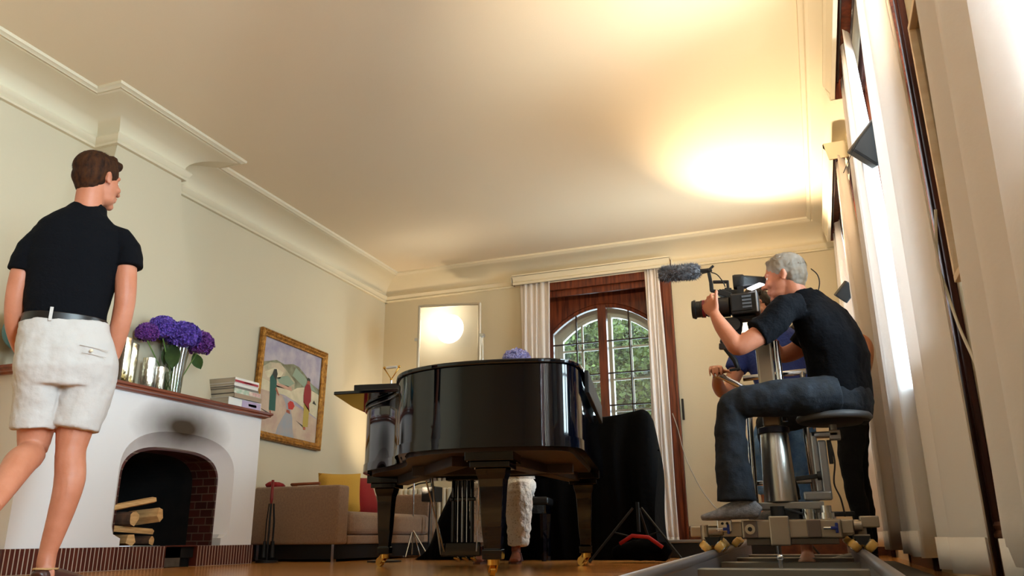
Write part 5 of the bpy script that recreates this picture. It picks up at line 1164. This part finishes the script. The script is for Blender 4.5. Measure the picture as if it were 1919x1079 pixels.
s_.loft([(.165, .12, .755), (.165, .12, .80), (.165, .12, .90), (.17, .12, 1.0), (.155, .115, 1.09), (.118, .105, 1.175), (.085, .10, 1.235), (.065, .095, 1.28), (.052, .09, 1.325)],
        [(.165, .125), (.168, .13), (.165, .13), (.175, .135), (.188, .13), (.195, .12), (.175, .10), (.12, .085), (.075, .07)], side=SD, n=32, e=2.3)
s_.loft([(.02, -.03, 1.235), (-.045, -.065, 1.222), (-.095, -.09, 1.165), (-.15, -.105, 1.118), (-.185, -.118, 1.095)], [(.07, .07), (.074, .074), (.072, .072), (.067, .070), (.066, .070)], side=(0, 1, 0), n=24)
s_.loft([(.10, .22, 1.24), (.09, .28, 1.22), (.04, .32, 1.15), (.0, .33, 1.11)], [(.07, .07), (.072, .07), (.066, .066), (.064, .064)], side=(0, 1, 0), n=24)
s_.lathe([(.060, -.01), (.076, -.01), (.068, .030), (.060, .030)], (.038, .085, 1.305), n=28, axis=(-.35, -.05, 1))
organic(s_, 'polo_shirt', POLO, op, .006, 4, .016, .13, .008)
s_ = MB()
s_.loft([(.165, .12, .86), (.165, .115, .80), (.15, .11, .745), (.14, .11, .725)], [(.155, .12), (.168, .135), (.172, .14), (.15, .125)], side=SD, n=32)
s_.loft([(.13, .0, .80), (.0, -.045, .795), (-.15, -.055, .79), (-.28, -.06, .782), (-.335, -.06, .772)], [(.10, .09), (.10, .088), (.09, .082), (.078, .078), (.066, .066)], side=(0, 1, 0), n=28)
s_.ell((-.335, -.06, .765), (.068, .066, .068))
s_.loft([(-.335, -.06, .775), (-.355, -.055, .64), (-.36, -.05, .50), (-.358, -.045, .40), (-.357, -.045, .325)], [(.068, .066), (.072, .068), (.080, .072), (.086, .076), (.090, .080)], side=(1, 0, 0), n=28)
s_.loft([(.15, .2, .80), (.03, .32, .785), (-.1, .42, .765), (-.20, .47, .745)], [(.10, .09), (.095, .088), (.082, .08), (.066, .066)], side=(0, 1, 0), n=28)
s_.ell((-.20, .47, .74), (.066,)*3)
s_.loft([(-.20, .47, .74), (-.19, .48, .6), (-.17, .49, .46), (-.16, .49, .34)], [(.066, .066), (.068, .066), (.074, .07), (.08, .075)], side=(1, 0, 0), n=28)
organic(s_, 'jeans', JEANS, op, .006, 3, .014, .11, .007)
SOCK = mat('sock_grey', '6E6E74', .9, col2='86868A', nscale=60, bump=.3, bscale=120)
def foot(dx, dy, yaw, m, par, name, z0=.238, toes=False):
    q = MB(); q.loft([(.045, 0, z0+.03), (.02, 0, z0+.045), (-.04, 0, z0+.05), (-.10, 0, z0+.038), (-.155, 0, z0+.024), (-.205, 0, z0+.016), (-.225, 0, z0+.014)], [(.026, .028), (.034, .042), (.038, .046), (.043, .036), (.045, .024), (.036, .016), (.018, .012)], side=(0, 1, 0), n=20, e=2.3)
    q.loft([(0, 0, z0+.05), (-.005, 0, z0+.10), (-.01, 0, z0+.18)], [(.036, .034), (.034, .032), (.04, .038)], side=(0, 1, 0), n=20)
    o = organic(q, name, m, par, .005, 4); o.location = (dx, dy, 0); o.rotation_euler = (0, 0, yaw); return o
foot(-.30, -.05, 0, SOCK, op, 'sock'); foot(-.13, .49, R(-10), SOCK, op, 'sock')
MB().tube(catmull([(.10, .10, 1.46), (.125, .08, 1.42), (.13, .07, 1.37), (.11, .08, 1.31), (.09, .10, 1.28)], 6), .003, n=6).build('headset_wire', BLACKM, op, smooth=True)
# ---------------------------------------------------------------- grip in blue behind the dolly
BLUES = mat('shirt_blue', '24357A', .85, bump=.3, bscale=60, col2='2E4490', nscale=8); JL = mat('jeans_light', '4A78B8', .85, col2='6A96CC', nscale=14, bump=.3, bscale=90)
gp = thing('person', 'barefoot man in blue shirt and light jeans pushing the dolly by its silver bar', 'person', (-.10, 5.02, 0))
b = MB(); FG = (-.25, -.95, -.12); P = head_prims(b, (-.12, -.02, 1.53), FG, s=.98, neck=(-.08, .02, 1.37))
b.loft([(0, .0, .95), (-.02, .0, 1.1), (-.05, .0, 1.25), (-.06, .02, 1.36), (-.07, .02, 1.41)], [(.14, .1), (.13, .09), (.16, .1), (.13, .08), (.06, .06)], side=(1, 0, 0), n=24)
limb(b, [(-.21, 0, 1.33), (-.25, -.02, 1.2), (-.335, -.05, 1.04), (-.36, -.20, .99), (-.365, -.36, 1.0), (-.355, -.45, 1.03)], [.055, .05, .044, .042, .036, .027])
limb(b, [(.12, .02, 1.32), (.18, .07, 1.18), (.205, .05, 1.04), (.19, -.06, .93), (.15, -.18, .85)], [.055, .05, .043, .038, .028])
hand(b, (-.352, -.46, 1.045), (0, -.75, .25), (0, -.3, -1), (1, 0, 0), curl=(.75, .8, .85, .85), s=.98)
hand(b, (.148, -.185, .845), (-.1, -.75, -.3), (0, -.2, -1), (-1, 0, 0), curl=(.8, .8, .85, .85), s=.98)
for x, fz, fy_ in ((.06, 0, 0), (-.12, .268, -.16)):
    k0 = len(b.v)
    b.loft([(x-.05+.0, .02, .13), (x-.05, .03, .07), (x-.05, .0, .05), (x-.052, -.06, .04), (x-.055, -.13, .03), (x-.055, -.16, .026)], [(.032, .034), (.034, .04), (.038, .036), (.044, .03), (.048, .018), (.04, .012)], side=(1, 0, 0), n=18)
    for k in range(5): b.cap((x-.055+(-.036+.0175*k), -.15, .022), (x-.055+(-.036+.0175*k), -.178+.003*k, .02), .0095 if k < 4 else .012, .009 if k < 4 else .012, 8)
    for vv in b.v[k0:]: vv.z += fz; vv.y += fy_
limb(b, [(.06, 0, .95), (.04, 0, .6), (.015, .01, .3), (.01, .02, .1)], [.075, .05, .036, .033]); limb(b, [(-.07, 0, .95), (-.16, -.19, .66), (-.17, -.14, .38)], [.075, .048, .033])
organic(b, 'body', SKINP, gp, .0055, 4); eyes(P, gp)
hair_mesh('hair', P, FG, (0, 0, 1), .98, mat('hair_dark', '17110E', .5, col2='2A1E18', nscale=50), gp, spikes=500, seed=8)
g = MB()
for q in (-1, 1): g.tube([P(.100, q*.031+.02*math.cos(a), .006+.016*math.sin(a)) for a in [2*PI*k/16 for k in range(17)]], .0018, n=6)
g.tube([P(.100, -.011, .008), P(.104, 0, .012), P(.100, .011, .008)], .0018, n=6)
for q in (-1, 1): g.tube([P(.100, q*.051, .01), P(.05, q*.078, .012), P(-.005, q*.080, .012)], .0018, n=6)
g.build('glasses', BLACKM, gp, smooth=True)
s_ = MB()
s_.loft([(0, .0, .87), (0, .0, .95), (-.02, .0, 1.08), (-.045, .0, 1.22), (-.055, .01, 1.31), (-.065, .02, 1.37), (-.075, .02, 1.405)], [(.165, .12), (.165, .12), (.165, .115), (.185, .12), (.185, .11), (.12, .09), (.075, .07)], side=(1, 0, 0), n=32, e=2.3)
s_.loft([(-.16, 0, 1.33), (-.215, .0, 1.31), (-.25, -.015, 1.22), (-.285, -.03, 1.14)], [(.065, .065), (.07, .07), (.067, .067), (.066, .066)], side=(0, 1, 0), n=24)
s_.loft([(.08, .02, 1.33), (.13, .03, 1.30), (.165, .05, 1.22), (.185, .065, 1.14)], [(.065, .065), (.07, .07), (.067, .067), (.066, .066)], side=(0, 1, 0), n=24)
organic(s_, 'shirt', BLUES, gp, .007, 4, .016, .12)
s_ = MB()
s_.loft([(0, 0, .98), (0, 0, .9), (0, 0, .82)], [(.15, .11), (.165, .125), (.165, .12)], side=(1, 0, 0), n=28)
s_.loft([(.055, 0, .88), (.05, -.01, .68), (.03, -.0, .5), (.015, .01, .3), (.01, .015, .14)], [(.09, .11), (.08, .09), (.058, .065), (.055, .06), (.050, .055)], side=(1, 0, 0), n=26)
s_.loft([(-.08, 0, .88), (-.12, -.10, .76), (-.16, -.20, .66)], [(.09, .10), (.08, .085), (.066, .066)], side=(1, 0, 0), n=26); s_.ell((-.16, -.20, .655), (.067,)*3)
s_.loft([(-.16, -.20, .66), (-.17, -.18, .54), (-.17, -.15, .40)], [(.066, .066), (.058, .06), (.052, .055)], side=(1, 0, 0), n=26)
organic(s_, 'jeans', JL, gp, .007, 3, .016, .09)
# ---------------------------------------------------------------- assistant in black, mostly behind the operator
an = thing('person', 'person in black shirt and trousers bending forward behind the seated camera operator', 'person', (.235, 5.30, 0))
b = MB(); FA = (-.8, -.1, -.5); UA = (-.5, 0, .85); P = head_prims(b, (-.17, .02, 1.40), FA, UA, s=.95, neck=(-.07, .02, 1.32))
b.loft([(.0, .0, .95), (.01, .0, 1.08), (-.02, .0, 1.2), (-.05, .01, 1.3)], [(.13, .1), (.12, .09), (.15, .1), (.08, .07)], side=(.2, 1, 0), n=24)
limb(b, [(.02, -.14, 1.27), (.10, -.16, 1.30), (.145, -.17, 1.25), (.12, -.17, 1.12), (.06, -.17, 1.02)], [.05, .046, .040, .036, .026])
limb(b, [(-.03, .16, 1.26), (-.1, .18, 1.12), (-.16, .14, 1.0), (-.24, .08, .98)], [.05, .044, .038, .026])
hand(b, (.058, -.17, 1.01), (-.5, 0, -.7), (0, 1, 0), (-.7, 0, .5), curl=(.4, .4, .4, .4), s=.9)
hand(b, (-.245, .078, .98), (-.9, -.1, -.1), (0, -.1, -1), (0, -1, 0), curl=(.6, .6, .6, .6), s=.9)
organic(b, 'body', SKINP, an, .006, 4); eyes(P, an)
hair_mesh('hair', P, FA, UA, .95, MATS['hair_dark'], an, spikes=300, seed=9)
s_ = MB(); s_.loft([(.0, .0, .90), (.0, .0, 1.0), (.01, .0, 1.1), (-.02, .0, 1.2), (-.055, .01, 1.29), (-.075, .015, 1.33)], [(.15, .11), (.145, .11), (.15, .11), (.17, .12), (.12, .10), (.07, .07)], side=(.2, 1, 0), n=30, e=2.3)
s_.loft([(-.01, -.10, 1.27), (.03, -.145, 1.275), (.09, -.16, 1.30)], [(.06, .06), (.062, .062), (.058, .06)], side=(0, 1, 0), n=22)
s_.loft([(-.02, .11, 1.26), (-.05, .165, 1.22), (-.09, .18, 1.14)], [(.06, .06), (.062, .062), (.058, .06)], side=(0, 1, 0), n=22)
organic(s_, 'shirt', POLO, an, .007, 4, .014, .12)
s_ = MB(); s_.loft([(.0, 0, .98), (.0, 0, .9), (.0, 0, .84)], [(.14, .10), (.155, .12), (.15, .115)], side=(.2, 1, 0), n=28)
TRB = mat('trousers_black', '0A0A0C', .9, bump=.3, bscale=70)
for y_, x0, xk, xa in ((-.08, .0, -.02, -.01), (.09, .02, .02, .02)): s_.loft([(x0, y_, .90), (x0+.0, y_, .75), (xk-.01, y_-.0, .56), (xk+.0, y_, .38), (xa+.01, y_, .2), (xa, y_, .06)], [(.105, .09), (.088, .08), (.062, .06), (.058, .056), (.048, .05), (.045, .048)], side=(1, 0, 0), n=26)
organic(s_, 'trousers', TRB, an, .007, 3, .02, .09)
for y_ in (-.08, .09):
    q = MB(); q.loft([(.05, y_, .03), (.02, y_, .038), (-.06, y_, .038), (-.13, y_, .03), (-.19, y_, .022), (-.215, y_, .02)], [(.026, .028), (.034, .036), (.038, .034), (.044, .028), (.036, .02), (.018, .014)], side=(0, 1, 0), n=18); organic(q, 'shoe', BLACKM, an, .006, 3)
# ---------------------------------------------------------------- pianist seated behind the piano
LACE = D.materials.new('white_lace'); LACE.use_nodes = True; nt = LACE.node_tree; N = nt.nodes; Lk = nt.links; bs = N['Principled BSDF']; bs.inputs['Roughness'].default_value = .9
tc = N.new('ShaderNodeTexCoord'); vo_ = N.new('ShaderNodeTexVoronoi'); vo_.inputs['Scale'].default_value = 70; Lk.new(tc.outputs['Object'], vo_.inputs['Vector'])
cr = N.new('ShaderNodeValToRGB'); cr.color_ramp.elements[0].position = .12; cr.color_ramp.elements[1].position = .3; cr.color_ramp.elements[0].color = (*lin('A8998E'), 1); cr.color_ramp.elements[1].color = (*lin('F2EDE6'), 1)
Lk.new(vo_.outputs['Distance'], cr.inputs[0]); Lk.new(cr.outputs[0], bs.inputs['Base Color']); bp = N.new('ShaderNodeBump'); bp.inputs['Strength'].default_value = .5; bp.inputs['Distance'].default_value = .004; Lk.new(vo_.outputs['Distance'], bp.inputs['Height']); Lk.new(bp.outputs[0], bs.inputs['Normal'])
pi_ = thing('person', 'pianist in long white lace dress and strappy sandals seated behind the grand piano', 'person', (-2.21, 5.90, 0), R(11))
b = MB(); FP = (0, -1, -.1); P = head_prims(b, (0, -.13, 1.20), FP, s=.9, neck=(0, -.06, 1.05))
b.loft([(0, .02, .50), (0, .02, .62), (0, .0, .78), (0, -.02, .94), (0, -.04, 1.04)], [(.14, .11), (.12, .09), (.11, .085), (.14, .085), (.06, .06)], side=(1, 0, 0), n=24)
for q in (-1, 1):
    limb(b, [(q*.15, -.03, .98), (q*.19, -.05, .84), (q*.20, -.10, .73), (q*.18, -.25, .71), (q*.15, -.36, .715)], [.043, .038, .034, .031, .022])
    hand(b, (q*.15, -.37, .715), (0, -1, -.05), (0, 0, -1), (-q, 0, 0), curl=(.3, .3, .3, .3), s=.88)
    limb(b, [(q*.09, .0, .54), (q*.12, -.25, .53), (q*.13, -.42, .50), (q*.12, -.46, .33), (q*.11, -.47, .12), (q*.11, -.47, .08)], [.075, .065, .052, .048, .032, .033])
    b.loft([(q*.11, -.44, .04), (q*.11, -.48, .05), (q*.12, -.55, .042), (q*.125, -.61, .028), (q*.125, -.65, .02)], [(.026, .03), (.032, .04), (.036, .03), (.04, .018), (.032, .012)], side=(1, 0, 0), n=16)
organic(b, 'body', SKIND, pi_, .006, 4); eyes(P, pi_)
hh = hair_mesh('hair', P, FP, (0, 0, 1), .92, MATS['hair_dark'], pi_, spikes=300, seed=12)
s_ = MB(); s_.loft([(0, .02, .47), (0, .02, .58), (0, .01, .7), (0, -.01, .85), (0, -.03, .96), (0, -.045, 1.03)], [(.18, .14), (.15, .115), (.125, .10), (.15, .10), (.14, .09), (.07, .065)], side=(1, 0, 0), n=30)
for q in (-1, 1):
    s_.loft([(q*.09, .02, .54), (q*.11, -.2, .545), (q*.125, -.38, .53), (q*.13, -.45, .50)], [(.10, .09), (.095, .085), (.085, .075), (.07, .07)], side=(1, 0, 0), n=26)
    s_.loft([(q*.13, -.44, .54), (q*.135, -.46, .42), (q*.13, -.47, .28), (q*.125, -.475, .095 if q < 0 else .115)], [(.085, .075), (.092, .08), (.088, .075), (.075, .06)], side=(1, 0, 0), n=26)
organic(s_, 'lace_dress', LACE, pi_, .007, 3, .022, .07, .01)
for q in (-1, 1):
    s_ = MB(); pts = [(q*.11-.03, -.42), (q*.11+.03, -.42), (q*.12+.036, -.52), (q*.125+.044, -.61), (q*.125+.02, -.665), (q*.125-.02, -.665), (q*.125-.044, -.61), (q*.12-.036, -.52)]
    s_.prism(pts, .0, .012)
    for yy, zz in ((-.50, .075), (-.55, .06), (-.60, .042)): s_.tube([(q*.12-.04, yy, .014), (q*.12-.028, yy, zz-.01), (q*.12, yy, zz+.002), (q*.12+.028, yy, zz-.01), (q*.12+.04, yy, .014)], .005, n=6)
    s_.build('sandal', mat('sandal_brown', '5A3428', .5), pi_, smooth=40)
